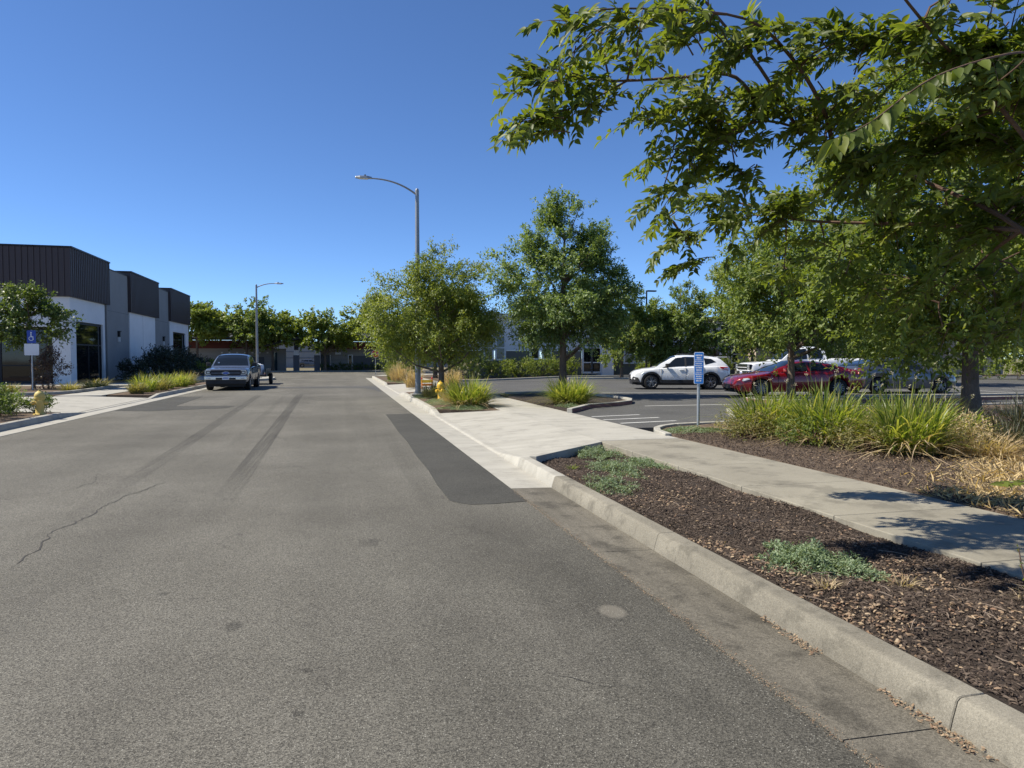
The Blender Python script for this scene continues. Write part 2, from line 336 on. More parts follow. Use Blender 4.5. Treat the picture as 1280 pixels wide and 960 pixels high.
def rdir(n): return nrm(rng.normal(size=(n, 3)))

# ------------------------------------------------------------------ trees
def tree(name, label, base, h, blobs, twigs, mat, leaf=(.09, .035), per=20, tw=.55, rt=.12, zb=None, lean=(0, 0), cat='tree', group=None,
         bark='bark', nlimb=34, droop=.25, clump=.42, upb=.35):
    root = empty(name, base, 0, label, cat, group)
    B = np.array(blobs, float); wts = (B[:, 3] * B[:, 4] * B[:, 5]) ** .8; wts /= wts.sum()
    twigs = int(twigs * 1.35); per = int(per * 1.15)
    nc = max(12, twigs // 13); kc = rng.choice(len(B), nc, p=wts); uc = rdir(nc); rc = rng.random(nc) ** (1 / 4.) * (1 + np.clip(rng.normal(size=nc) * .10, -.2, .14))
    cc = B[kc, :3] + uc * rc[:, None] * B[kc, 3:6]; ctone = rng.random(nc); cr_ = clump * (B[:, 3].mean() / 1.5) * rng.uniform(.6, 1.4, nc)
    k = rng.integers(0, nc, twigs); u = rdir(twigs); off = np.clip(rng.normal(size=(twigs, 3)), -1.7, 1.7) * np.array([.62, .62, .45])
    ctr = cc[k] + off * cr_[k][:, None]; ct = ctone[k]
    ok = ctr[:, 2] > (B[:, 2] - B[:, 5]).min() * .95; ctr = ctr[ok]; u = nrm(off[ok] + uc[k][ok] * .8); ct = ct[ok]; n = len(ctr)
    cen = B[:, :3].mean(0); out = nrm(ctr - cen)
    td = nrm(out * .7 + u * .4 + rdir(n) * .55 + np.array([0, 0, upb]))
    tl = tw * rng.uniform(.6, 1.3, n)
    # leaves along each twig
    s = rng.random((n, per)); pos = ctr[:, None] + td[:, None] * (s * tl[:, None])[..., None] + rng.normal(size=(n, per, 3)) * tw * .09
    pos[..., 2] -= (s * s) * droop * tl[:, None]
    ld = nrm(td[:, None] * .55 + rdir(n * per).reshape(n, per, 3) * .8 + np.array([0, 0, -droop]))
    ln = nrm(out[:, None] * .45 + np.array([0, 0, .75]) + rdir(n * per).reshape(n, per, 3) * .65)
    tone = np.clip(ct[:, None] * .35 + rng.random(n)[:, None] * .25 + rng.random((n, per)) * .4 + (s - .5) * .15, 0, 1)
    Ls = leaf[0] * 1.12 * rng.uniform(.65, 1.3, n * per); Ws = leaf[1] * 1.5 * rng.uniform(.7, 1.3, n * per)
    leaf_mesh('crown', pos.reshape(-1, 3), ld.reshape(-1, 3), ln.reshape(-1, 3), Ls, Ws, mat, root, rnd=tone.ravel())
    # trunk and limbs
    zb = zb if zb is not None else h * .25; zt = h * .82
    mb = MB(); top = Vector((cen[0] + lean[0], cen[1] + lean[1], zt)); pts = []; rad = []
    def trunk_pt(z):
        t = max(0., min(1., z / zt)); wob = math.sin(t * 5 + h) * .04 * h / 6
        return Vector((top.x * t ** 1.6 + wob * t, top.y * t ** 1.6 + wob * .6 * t, z))
    for i in range(11):
        t = i / 10; z = zt * t; pts.append(trunk_pt(z)); rad.append(rt * (1 + .55 * max(0, 1 - t * 14)) * (1 - t * .82) + .006)
    pts[0].z = -.06
    mb.tube(pts, rad, 10); lb = mb
    for i in rng.choice(n, min(nlimb, n), replace=False):
        e = Vector(ctr[i]); hz = math.hypot(e.x - cen[0], e.y - cen[1]); z0 = max(zb, min(zt * .95, e.z - hz * random.uniform(.55, 1.0)))
        a = trunk_pt(z0); m1 = a.lerp(e, .45) + Vector((0, 0, -hz * .02)) + Vector(rng.normal(size=3) * .06 * max(hz, .3)); r0 = rt * (.42 if z0 < h * .5 else .25)
        lb.tube([a, a.lerp(m1, .5), m1, m1.lerp(e, .55) + Vector(rng.normal(size=3) * .03), e], [r0, r0 * .8, r0 * .55, r0 * .35, .006], 5, cap=False)
    lb.build('trunk', bark, root, smooth=True)
    return root
def shrub(name, label, base, blobs, twigs, mat, leaf=(.06, .03), per=16, tw=.3, cat='shrub', group=None, stems=10, upb=.5):
    root = empty(name, base, 0, label, cat, group)
    B = np.array(blobs, float); wts = (B[:, 3] * B[:, 4] * B[:, 5]) ** .8; wts /= wts.sum()
    k = rng.choice(len(B), twigs, p=wts); u = rdir(twigs); ctr = B[k, :3] + u * (rng.random(twigs) ** .4)[:, None] * B[k, 3:6]
    ctr[:, 2] = np.abs(ctr[:, 2]); n = twigs; cen = B[:, :3].mean(0); out = nrm(ctr - cen)
    td = nrm(out * .5 + rdir(n) * .5 + np.array([0, 0, upb])); tl = tw * rng.uniform(.6, 1.3, n)
    s = rng.random((n, per)); pos = ctr[:, None] + td[:, None] * (s * tl[:, None])[..., None] + rng.normal(size=(n, per, 3)) * tw * .08
    pos[..., 2] = np.maximum(pos[..., 2], .01)
    ld = nrm(td[:, None] * .6 + rdir(n * per).reshape(n, per, 3) * .8); ln = nrm(np.array([0, 0, .7]) + rdir(n * per).reshape(n, per, 3) * .8 + out[:, None] * .3)
    tone = np.clip(rng.random(n)[:, None] * .55 + rng.random((n, per)) * .45, 0, 1)
    leaf_mesh('foliage', pos.reshape(-1, 3), ld.reshape(-1, 3), ln.reshape(-1, 3), leaf[0] * rng.uniform(.6, 1.3, n * per), leaf[1] * rng.uniform(.7, 1.3, n * per), mat, root, rnd=tone.ravel())
    mb = MB()
    for i in rng.choice(n, min(stems, n), replace=False):
        e = Vector(ctr[i]); a = Vector((e.x * .12, e.y * .12, -.03)); mb.tube([a, a.lerp(e, .5) + Vector((0, 0, .04)), e], [.016, .011, .004], 4, cap=False)
    mb.build('stems', 'twig_bark', root)
    return root
def blades(N, r, h, wdt, arch=.6, base_r=.3, seg=5, tipdrop=.5, rs=rng):
    """strap leaves of a clump: returns V, F, rnd"""
    a = rs.random(N) * 2 * math.pi; br = base_r * np.sqrt(rs.random(N)); b = np.stack([br * np.cos(a), br * np.sin(a), np.zeros(N)], 1)
    a2 = a + rs.normal(size=N) * .7; L = h * rs.uniform(.35, 1.15, N) * (1 + .12 * np.sin(a * 3 + h * 9)); ln = np.abs(rs.normal(size=N)) * .5 * arch + .25 * arch * (br / base_r)
    t = np.linspace(0, 1, seg + 1); V = []; 
    reach = r * np.clip(ln, 0, 1.6); hv = np.stack([np.cos(a2), np.sin(a2)], 1)
    x = reach[:, None] * t[None] ** 1.7; z = L[:, None] * (t[None] - tipdrop * np.clip(ln, 0, 1.3)[:, None] * t[None] ** 3)
    c = np.stack([b[:, 0, None] + hv[:, 0, None] * x, b[:, 1, None] + hv[:, 1, None] * x, np.maximum(z, .01)], 2)
    wv = wdt * rs.uniform(.6, 1.3, N)[:, None] * np.sqrt(np.clip(1 - t[None] ** 2.2, .0, 1)) * (.6 + .4 * np.minimum(1, t[None] * 5)) * .5
    ta = a2 + math.pi / 2 + rs.normal(size=N) * .5; sd = np.stack([np.cos(ta), np.sin(ta), np.zeros(N)], 1)
    V = np.stack([c - sd[:, None] * wv[..., None], c + sd[:, None] * wv[..., None]], 2).reshape(-1, 3)
    k = 2 * (seg + 1); q = np.array([(2 * i, 2 * i + 1, 2 * i + 3, 2 * i + 2) for i in range(seg)])
    F = (q[None] + (np.arange(N) * k)[:, None, None]).reshape(-1, 4)
    return V, F, np.repeat(rs.random(N), seg)
def grass(name, label, base, r, h, N, mat, wdt=.014, arch=.75, base_r=None, heads=0, headmat='flower_pale', cat='grass clump', group=None, deadmat=None, stalk_h=1.25, head_n=14):
    root = empty(name, base, rng.random() * 6, label, cat, group)
    V, F, rd = blades(N, r, h, wdt, arch, base_r or r * .42)
    tri_mesh('blades', V, F, mat, root, rd)
    if deadmat:
        V, F, rd = blades(N // 3, r * 1.1, h * .5, wdt, 1.3, base_r or r * .5, tipdrop=.75); tri_mesh('dead_blades', V, F, deadmat, root, rd)
    if heads:
        mb = MB(); hp = []
        for _ in range(heads):
            a = random.random() * 6.28; rr = r * .4 * random.random(); l = r * .45 * random.random(); z = h * stalk_h * random.uniform(.8, 1.1)
            p0 = Vector((rr * math.cos(a), rr * math.sin(a), 0)); p1 = p0 + Vector((l * math.cos(a), l * math.sin(a), z)); mb.tube([p0, p0.lerp(p1, .5) + Vector((0, 0, .03)), p1], .003, 4, cap=False); hp.append(p1)
        mb.build('stalks', 'blade_olive', root)
        P = np.repeat(np.array(hp), head_n, 0); N2 = len(P); P = P + rng.normal(size=P.shape) * np.array([.014, .014, .02]) * (1 if headmat != 'blade_tan' else 2)
        leaf_mesh('flower_heads', P, rdir(N2) + np.array([0, 0, .6]), rdir(N2), np.full(N2, .028), np.full(N2, .010), headmat, root)['kind'] = 'stuff'
    return root

# ================================================================== SETTING
def sheet(name, poly, z, mat, label, cat, parent=None, kind='structure'):
    mb = MB(); n = len(poly); zf = z if callable(z) else (lambda x, y: z)
    mb.add([(x, y, zf(x, y)) for x, y in poly], [tuple(range(n))]); o = mb.build(name, mat, parent)
    for p in o.data.polygons:
        if p.normal.z < 0: p.flip()
    return tag(o, label, cat, None, kind) if parent is None else o
def slab(name, poly, z0, z1, mat, label=None, cat=None, parent=None, bevel=0.):
    o = MB().prism(poly, z0, z1).build(name, mat, parent, bevel=bevel)
    return tag(o, label, cat, None, 'structure') if parent is None else o
sheet('ground', [(-2500, -400), (2500, -400), (2500, 3500), (-2500, 3500)], -.10, 'ground_far', 'dry tan open ground reaching to the horizon', 'ground')
# road: strip + cross street
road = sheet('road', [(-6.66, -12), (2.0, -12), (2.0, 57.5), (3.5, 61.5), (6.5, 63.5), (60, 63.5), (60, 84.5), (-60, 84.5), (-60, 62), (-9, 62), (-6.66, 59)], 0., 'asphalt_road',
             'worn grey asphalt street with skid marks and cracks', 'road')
slab('road_patch', [(1.17, 7.62), (1.23, 7.50), (1.36, 7.36), (1.6, 7.33), (2.0, 7.38), (2.0, 19.95), (1.24, 19.87), (1.235, 17.5), (1.21, 15.2), (1.225, 13.2), (1.19, 11.3), (1.20, 9.8), (1.165, 8.6)], -.02, .0045, 'asphalt_patch', 'long dark asphalt repair patch beside the right gutter', 'road patch')
slab('road_patch', [(-6.6, 23.2), (-5.6, 22.8), (-3.5, 23.6), (-3.4, 24.6), (-5.3, 24.9), (-5.5, 31), (-6.6, 31)], -.02, .0042, 'asphalt_patch', 'dark bent asphalt repair patch at the left driveway mouth', 'road patch')
slab('road_patch', [(-3.5, 38.5), (1.2, 38.2), (1.9, 33.2), (2.0, 40.2), (-3.6, 40.6)], -.02, .004, 'asphalt_lot', 'dark transverse asphalt band across the far street', 'road patch')
def crack(pts, wd, rs):
    mb = MB(); P = []
    for i in range(len(pts) - 1):
        a = Vector(pts[i]).to_3d(); b = Vector(pts[i + 1]).to_3d(); n = max(3, int((b - a).length / .06))
        for k in range(n): P.append(a.lerp(b, k / n))
    vs = []
    d0 = Vector((pts[-1][0] - pts[0][0], pts[-1][1] - pts[0][1], 0)).normalized(); s = Vector((-d0.y, d0.x, 0)); off = 0
    for i, p in enumerate(P):
        off = off * .8 + rs.gauss(0, .016); hw = wd * rs.uniform(.12, .8) * .5 * min(1, i / 5, (len(P) - 1 - i) / 5 + .05); q = p + s * off
        vs += [(q.x - s.x * hw, q.y - s.y * hw, .003), (q.x + s.x * hw, q.y + s.y * hw, .003)]
    mb.add(vs, [(2 * i, 2 * i + 2, 2 * i + 3, 2 * i + 1) for i in range(len(P) - 1)])
    return mb.build('crack', 'metal_dark_crack', road)
plain('metal_dark_crack', (.045, .042, .038), .9)
rs = random.Random(3)
for pts, wd in (([(-2.40, 5.9), (-2.45, 6.41), (-2.58, 7.0), (-2.48, 7.75), (-2.40, 8.6), (-2.12, 9.9)], .022), ([(-4.4, 8.7), (-3.76, 9.02), (-3.23, 9.23), (-3.05, 9.8), (-3.30, 10.8)], .016),
                ([(-2.12, 9.9), (-1.75, 10.4), (-1.6, 11.0)], .014), ([(-2.0, 13.), (-1.9, 14.5), (-2.1, 16.)], .014), ([(-3.0, 11.5), (-2.6, 12.0)], .012), ([(.9, 3.4), (1.25, 3.1), (1.5, 3.15)], .008)):
    crack([(a, b, 0) for a, b in pts], wd, rs)
# tar seam between asphalt and gutter
# --- kerbs
def kerb_piece(parent, x, y0, y1, h0, h1, mat, sgn=1, wtop=.135, name='kerb_stone', gap=.0022):
    y0 += gap; y1 -= gap
    def sec(h): return [(0, -.06), (0, .0), (.012, h * .35), (.035, h * .88), (.048, h * .975), (.07, h), (.05 + wtop, h), (.05 + wtop, -.06)]
    a = [(x + sgn * p, y0, z) for p, z in sec(h0)]; b = [(x + sgn * p, y1, z) for p, z in sec(h1)]; n = len(a)
    mb = MB(); mb.add(a + b, [tuple(range(n)), tuple(range(n, 2 * n))[::-1]] + [(i, (i + 1) % n, n + (i + 1) % n, n + i) for i in range(n)])
    return mb.build(name, mat, parent, smooth=True, bevel=.005, seg=1)
kR = empty('kerb_right', label='pale concrete kerb along the right side of the street', cat='kerb', kind='structure')
ys = [-4.0, -.65, 2.37, 5.24, 8.1, 9.75]
for i in range(len(ys) - 1): kerb_piece(kR, 2.5, ys[i], ys[i + 1], .14, .14, 'concrete_old' if ys[i] < 8 else 'concrete_new')
kerb_piece(kR, 2.5, 9.75, 11.2, .14, .025, 'concrete_new')
for a, b in ((11.2, 14.2), (14.2, 17.2), (17.2, 18.9)): kerb_piece(kR, 2.5, a, b, .025, .025, 'concrete_new')
kerb_piece(kR, 2.5, 18.9, 20.2, .025, .15, 'concrete_new')
for a, b in ((20.2, 23.2), (23.2, 26.2), (26.2, 29.5)): kerb_piece(kR, 2.5, a, b, .15, .15, 'concrete_new')
kerb_piece(kR, 2.5, 29.5, 30.8, .15, .025, 'concrete_new')
for a, b in ((30.8, 35.8), (35.8, 40.8)): kerb_piece(kR, 2.5, a, b, .025, .025, 'concrete_new')
kerb_piece(kR, 2.5, 40.8, 42, .025, .15, 'concrete_new')
for a, b in ((42, 47), (47, 52), (52, 57.5)): kerb_piece(kR, 2.5, a, b, .15, .15, 'concrete_new')
gR = empty('gutter_right', label='flat concrete gutter strip between asphalt and right kerb', cat='gutter', kind='structure')
gy = [-4, -.6, 2.4, 5.26, 8.12, 11.1, 14.1, 17.1, 20.1, 23.1, 26.1, 29.1, 33, 37, 41, 46, 51, 57.5]
for a, b in zip(gy[:-1], gy[1:]):
    o = MB().prism([(2.0, a + .004), (2.498, a + .004), (2.498, b - .004), (2.0, b - .004)], -.05, lambda x, y: .010 - .012 * (x - 2.0) / .5).build('gutter_slab', 'concrete_gutter_old' if b < 8.2 else 'concrete_new', gR)
kL = empty('kerb_left', label='concrete kerb along the left side of the street', cat='kerb', kind='structure')
for a, b, h0, h1 in ((-4, 0, .15, .15), (0, 5, .15, .15), (5, 10, .15, .15), (10, 15, .15, .15), (15, 20.6, .15, .15), (20.6, 22.4, .15, .03), (22.4, 26, .03, .03), (26, 29.6, .03, .03), (29.6, 31, .03, .15),
                     (31, 36, .15, .15), (36, 41, .15, .15), (41, 46, .15, .15), (46, 50, .15, .15)):
    kerb_piece(kL, -7.1, a, b, h0, h1, 'concrete_new', -1)
gL = empty('gutter_left', label='flat concrete gutter strip at the left kerb', cat='gutter', kind='structure')
for a in range(-4, 50, 6):
    MB().prism([(-6.66, a + .004), (-7.098, a + .004), (-7.098, a + 5.996), (-6.66, a + 5.996)], -.05, .008).build('gutter_slab', 'concrete_new', gL)
# left kerb bulb-out with the far lamp on it
slab('pavement', [(-7.1, 50), (-6.6, 50.6), (-5.2, 52.2), (-4.7, 54.), (-4.9, 57), (-6, 59), (-9, 61.5), (-20, 61.8), (-20, 60), (-9, 59), (-7.3, 56)], -.06, .148, 'concrete_new', 'pale concrete kerb bulb at the far left corner', 'pavement', bevel=.02)
# --- right verge: mulch bed near camera
def mz(x, y): return .105 - .07 * min(1, max(0, (y - 7.5) / 2.5)) + .02 * math.sin(x * 5 + y * 3)
MBED = [(2.687, -3), (4.345, -3), (4.345, 11.33), (2.687, 9.80)]
def bed_mesh(name, poly, zf, mat, label, cat='bed', step=.25):
    xs = [p[0] for p in poly]; ysl = [p[1] for p in poly]; mb = MB(); mb.prism(poly, -.08, zf); o = mb.build(name, mat); return tag(o, label, cat, None, 'structure')
mb = MB(); nx, ny = 9, 64
for i in range(nx + 1):
    for j in range(ny + 1):
        x = 2.687 + 1.658 * i / nx; y1 = 9.80 + (x - 2.687) * .943; y = -3 + (y1 + 3) * j / ny; mb.v.append((x, y, mz(x, y)))
mb.f = [(i * (ny + 1) + j, (i + 1) * (ny + 1) + j, (i + 1) * (ny + 1) + j + 1, i * (ny + 1) + j + 1) for i in range(nx) for j in range(ny)]
tag(mb.build('mulch_bed', 'mulch', smooth=True), 'dark bark mulch bed between right kerb and pavement', 'bed', None, 'structure')
slab('kerb_return', [(2.68, 9.80), (2.77, 9.72), (4.36, 11.18), (4.36, 11.36), (4.30, 11.36)], -.05, lambda x, y: .155, 'concrete_new', 'short diagonal concrete kerb closing the mulch bed', 'kerb', bevel=.008)
# --- pavement slabs
def walk(name, x0, x1, ylist, mat, label, z=.15):
    e = empty(name, label=label, cat='pavement', kind='structure')
    for a, b in zip(ylist[:-1], ylist[1:]):
        MB().box(x0, x1, a + .004, b - .004, -.05, z).build('slab', mat, e, bevel=.008, seg=2)
    return e
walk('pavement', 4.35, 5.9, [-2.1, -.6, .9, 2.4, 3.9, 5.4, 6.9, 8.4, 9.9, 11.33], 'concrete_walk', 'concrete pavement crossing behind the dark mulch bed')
walk('pavement', 4.35, 5.9, [11.36, 13.2, 15., 16.8, 18.7], 'concrete_new', 'pale pavement crossing the near driveway')
walk('pavement', 4.35, 5.9, [18.7, 20.2, 21.7, 23.2, 24.7, 26.2, 27.7, 30.6], 'concrete_new', 'concrete pavement behind the yellow hydrant bed')
walk('pavement', 4.35, 5.9, [30.6, 33, 36, 39, 41.5, 43, 44.5, 46, 48, 50, 52, 54, 56, 58], 'concrete_new', 'far concrete pavement beyond the street lamp')
# driveway aprons
def apron(name, y0, y1, d0, d1, label):
    e = empty(name, label=label, cat='driveway', kind='structure'); n = 4
    for i in range(n):
        a0, a1 = y0 + (y1 - y0) * i / n, y0 + (y1 - y0) * (i + 1) / n
        b0, b1 = d0 + (d1 - d0) * i / n, d0 + (d1 - d0) * (i + 1) / n
        g = .003
        MB().prism([(2.687, a0 + g), (4.348, b0 + g), (4.348, b1 - g), (2.687, a1 - g)], -.05, lambda x, y: .027 + (.15 - .027) * (x - 2.72) / 1.63).build('slab', 'concrete_new', e)
    return e
apron('driveway_apron', 9.9, 19.6, 11.37, 18.7, 'wide pale concrete driveway apron beyond the mulch bed')
apron('driveway_apron', 30.2, 41.4, 31., 40.8, 'far concrete driveway apron past the street lamp')
# hydrant bed
def hz_(x, y): return .13
HB = [(2.687, 19.7), (4.345, 18.74), (4.345, 30.9), (2.687, 30.1)]
bed_mesh('planting_bed', HB, hz_, 'soil', 'planted strip holding the yellow hydrant and street lamp')
bed_mesh('planting_bed', [(2.687, 41.5), (4.345, 40.9), (4.345, 57), (2.687, 57)], hz_, 'soil', 'far planted strip along the right kerb')
# parking lot and islands
slab('parking_lot', [(5.902, 13.3), (60, 13.3), (60, 44.5), (5.902, 44.5)], -.06, .146, 'asphalt_lot', 'dark asphalt parking lot behind the verge', 'parking lot')
slab('planting_ground', [(5.902, 44.5), (60, 44.5), (60, 63.4), (5.902, 63.4)], -.06, .12, 'soil', 'planted ground in front of the grey building', 'ground')
# right planter between pavement and lot
def rim(poly, wd, z0, z1, mat, name, parent, facemat=None):
    """kerb ring along an open polyline, one stone per segment"""
    for (x0, y0), (x1, y1) in zip(poly[:-1], poly[1:]):
        d = Vector((x1 - x0, y1 - y0)); n = Vector((-d.y, d.x)).normalized() * wd
        MB().prism([(x0, y0), (x1, y1), (x1 + n.x, y1 + n.y), (x0 + n.x, y0 + n.y)], z0, z1).build(name, mat, parent, bevel=.015)
        if facemat:
            k = n.normalized() * -.004
            m = MB(); m.add([(x0 + k.x, y0 + k.y, .15), (x1 + k.x, y1 + k.y, .15), (x1 + k.x, y1 + k.y, z1 - .02), (x0 + k.x, y0 + k.y, z1 - .02)], [(0, 1, 2, 3)]); m.build('painted_face', facemat, parent)
def arc(cx, cy, r, a0, a1, n): return [(cx + r * math.cos(R(a0 + (a1 - a0) * i / n)), cy + r * math.sin(R(a0 + (a1 - a0) * i / n))) for i in range(n + 1)]
PL = [(5.905, -3), (40, -3), (40, 17.2), (10.5, 17.2), (9.6, 15.6), (9.3, 13.9), (8.4, 13.72), (6.9, 13.5), (6.45, 13.15), (6.1, 12.5), (5.905, 11.9)]
bed_mesh('planting_bed', PL, lambda x, y: .152 if x > 6.2 else .142, 'soil', 'bare brown planter soil behind the right pavement')
kp = empty('kerb_planter', label='pale rounded kerb at the corner of the right planter', cat='kerb', kind='structure')
rim([(5.95, 11.75), (6.05, 12.4), (6.25, 12.85), (6.5, 13.15), (6.95, 13.45), (8.4, 13.70), (9.3, 13.85)], .13, .0, .2, 'concrete_new', 'kerb_stone', kp)
rim([(9.3, 13.85), (9.6, 15.6), (10.5, 17.2)], .13, .0, .2, 'concrete_new', 'kerb_stone', kp)
rim([(10.5, 17.2), (18, 17.2), (26, 17.2), (40, 17.2)], .13, .0, .2, 'concrete_new', 'kerb_stone', kp)
# island with clump and ash tree
IS = [(5.905, 17.3), (6.4, 18.0), (7.0, 18.9), (8.1, 19.55), (8.9, 20.3), (9.35, 21.3), (9.5, 22.5), (9.3, 23.8), (8.9, 26.3), (7.4, 26.8), (6.2, 26.3), (5.905, 25.8)]
bed_mesh('planting_bed', IS, lambda x, y: .20, 'mulch', 'kerbed island bed under the tall ash tree')
ki = empty('kerb_island', label='red painted kerb around the ash tree island', cat='kerb', kind='structure')
rim(IS[:-1], .15, .0, .27, 'concrete_new', 'kerb_stone', ki, 'paint_red_worn')
# long island by red car
I2 = [(13.3, 20.9), (13.05, 20.3), (13.3, 19.6), (13.9, 19.3), (33, 19.3), (33, 21.2), (14.0, 21.2)]
bed_mesh('planting_bed', I2, lambda x, y: .19, 'mulch', 'long narrow parking island beside the red car')
kj = empty('kerb_island', label='red painted kerb around the island beside the red car', cat='kerb', kind='structure')
rim([(14.0, 21.2), (13.3, 20.9), (13.05, 20.3), (13.3, 19.6), (13.9, 19.3), (20, 19.3), (33, 19.3)], .15, .0, .27, 'concrete_new', 'kerb_stone', kj, 'paint_red_worn')
rim([(33, 21.2), (24, 21.2), (14.0, 21.2)], .15, .0, .26, 'concrete_new', 'kerb_stone', kj)
# lot markings
def stripe(label, pts, wd, z=.150):
    (x0, y0), (x1, y1) = pts; d = Vector((x1 - x0, y1 - y0)); n = Vector((-d.y, d.x)).normalized() * wd / 2
    m = MB(); m.add([(x0 - n.x, y0 - n.y, z), (x1 - n.x, y1 - n.y, z), (x1 + n.x, y1 + n.y, z), (x0 + n.x, y0 + n.y, z)], [(0, 1, 2, 3)])
    return tag(m.build('painted_line', 'paint_white_worn'), label, 'road marking', None, 'structure')
stripe('long white painted parking line crossing the lot', ((8.9, 19.35), (13.0, 19.42)), .10)
for i, (a, b) in enumerate((((6.0, 16.1), (7.4, 16.4)), ((5.95, 15.2), (7.5, 15.5)), ((6.0, 14.3), (7.5, 14.6)))):
    stripe(['faded hatch line farthest from the blue sign', 'middle faded hatch line on the lot entrance', 'faded hatch line nearest the planter kerb'][i], (a, b), .10)
stripe('white bay line in front of the white crossover', ((10.5, 27.2), (20.5, 25.0)), .10)
for i, x in enumerate((21.5, 24.4, 27.3, 30.2)): stripe(['first', 'second', 'third', 'fourth'][i] + ' white bay line right of the red car', ((x, 21.6), (x + .3, 26.5)), .1)
# far lot kerb + walk before building
fk = empty('kerb_far', label='pale kerb and walk at the foot of the grey building', cat='kerb', kind='structure')
rim([(5.95, 42.2), (8.4, 42.6), (11.5, 45.2), (16.7, 50.), (23.5, 51.3), (40, 51.3)][::-1], -.3, .0, .26, 'concrete_new', 'kerb_stone', fk)
rim([(15.0, 44.8), (24, 44.2), (34, 43.7), (48, 43.3)], .22, .0, .28, 'concrete_new', 'kerb_stone', fk)
slab('parking_lot', [(6.2, 42.3), (8.4, 42.7), (11.5, 45.3), (16.7, 50.), (23.5, 51.2), (45, 51.2), (45, 42), (6.2, 42)], -.05, .152, 'asphalt_lot', 'far strip of asphalt in front of the grey building', 'parking lot')
slab('planting_bed', [(15.2, 44.9), (24, 44.3), (34, 43.8), (48, 43.4), (48, 45.8), (34, 46.2), (24, 46.6), (15.4, 46.8)], 0, .22, 'soil', 'tree strip behind the white crossover', 'bed')
# left ground
slab('pavement', [(-9.0, -4), (-10.6, -4), (-10.6, 22.2), (-9.0, 21.8)], -.05, .149, 'concrete_new', 'left pavement before the driveway', 'pavement')
slab('planting_bed', [(-7.322, -4), (-8.998, -4), (-8.998, 21.7), (-7.322, 21.1)], -.06, .13, 'soil', 'planting strip round the pale yellow hydrant', 'bed')
dl = empty('driveway_left', label='pale concrete driveway on the left side of the street', cat='driveway', kind='structure')
for a, b in ((21.9, 24.4), (24.4, 26.9), (26.9, 29.9)):
    MB().prism([(-7.322, a + .004), (-9.6, a + .004), (-9.6, b - .004), (-7.322, b - .004)], -.05, lambda x, y: .032 + .10 * min(1, (-7.322 - x) / 1.7)).build('slab', 'concrete_new', dl)
    MB().box(-24, -9.604, a + .004, b - .004, -.05, .132).build('slab', 'concrete_new', dl)
slab('planting_bed', [(-7.322, 30.2), (-9.0, 30.6), (-9.0, 58), (-7.322, 56)], -.06, .13, 'soil', 'left grass strip behind the silver truck', 'bed')
slab('pavement', [(-9.0, 30.0), (-10.6, 30.0), (-10.6, 60), (-9.0, 60)], -.05, .149, 'concrete_new', 'left pavement leading past the dark shrubs', 'pavement')
slab('planting_bed', [(-10.6, 44.8), (-14.65, 44.8), (-14.65, 77), (-10.6, 77)], -.06, .14, 'soil', 'shaded shrub bed along the industrial building', 'bed')
slab('planting_bed', [(-10.6, 30.1), (-24, 30.1), (-24, 41), (-16, 41.), (-11.6, 40), (-10.6, 38)], -.06, .16, 'soil', 'kerbed bed in front of the left entrance', 'bed')
kl = empty('kerb_planter', label='light kerb round the left entrance bed', cat='kerb', kind='structure')
rim([(-24, 30.1), (-17, 30.1), (-12, 30.1), (-10.9, 30.8), (-10.6, 32.), (-10.6, 38)], .15, -.02, .27, 'concrete_new', 'kerb_stone', kl)
slab('pavement', [(-10.6, 41.0), (-40, 41.0), (-40, 44.9), (-14.7, 44.9), (-14.7, 44.78), (-10.6, 44.78)], -.06, .15, 'concrete_new', 'bright concrete forecourt of the industrial building', 'pavement')
slab('pavement', [(-40, 84.5), (40, 84.5), (40, 86), (-40, 86)], -.06, .14, 'concrete_new', 'pale pavement on the far side of the cross street', 'pavement')
slab('pavement', [(5.902, 58), (2.73, 58), (3.6, 61.3), (6.6, 63.4), (40, 63.4), (40, 61.6), (8, 61.6)], -.06, .147, 'concrete_new', 'pale concrete corner by the stop sign', 'pavement', bevel=.02)

# ------------------------------------------------------------------ mulch chips, litter, dry grass (nobody could count these)
def in_poly(P, poly):
    x, y = P[:, 0], P[:, 1]; ins = np.zeros(len(P), bool); j = len(poly) - 1
    for i in range(len(poly)):
        xi, yi = poly[i]; xj, yj = poly[j]
        ins ^= ((yi > y) != (yj > y)) & (x < (xj - xi) * (y - yi) / (yj - yi + 1e-12) + xi); j = i
    return ins
UT_V = np.array([(0, -.5, 0), (0, .5, .05), (1, .35, .06), (.95, -.45, 0), (.5, 0, .3)]); UT_F = np.array([(0, 3, 4), (3, 2, 4), (2, 1, 4), (1, 0, 4)])
def scatter_chips(name, poly, N, zf, mat, L, W, label, cat, bias=None, tone=None):
    xs = [p[0] for p in poly]; yv = [p[1] for p in poly]
    P = np.stack([rng.uniform(min(xs), max(xs), N), rng.uniform(min(yv), max(yv), N)], 1)
    if bias is not None: P[:, 1] = min(yv) + (max(yv) - min(yv)) * rng.random(N) ** bias
    P = P[in_poly(P, poly)]; n = len(P); z = np.array([zf(x, y) for x, y in P]) + rng.random(n) * .018 - .006
    d = rdir(n) * np.array([1, 1, .28]); nn = rdir(n) * .5 + np.array([0, 0, 1.])
    o = leaf_mesh(name, np.c_[P, z], d, nn, L * rng.uniform(.4, 1.5, n), W * rng.uniform(.5, 1.5, n), mat, None, UT_V, UT_F, rnd=tone(n) if tone else None)
    return tag(o, label, cat, None, 'stuff')
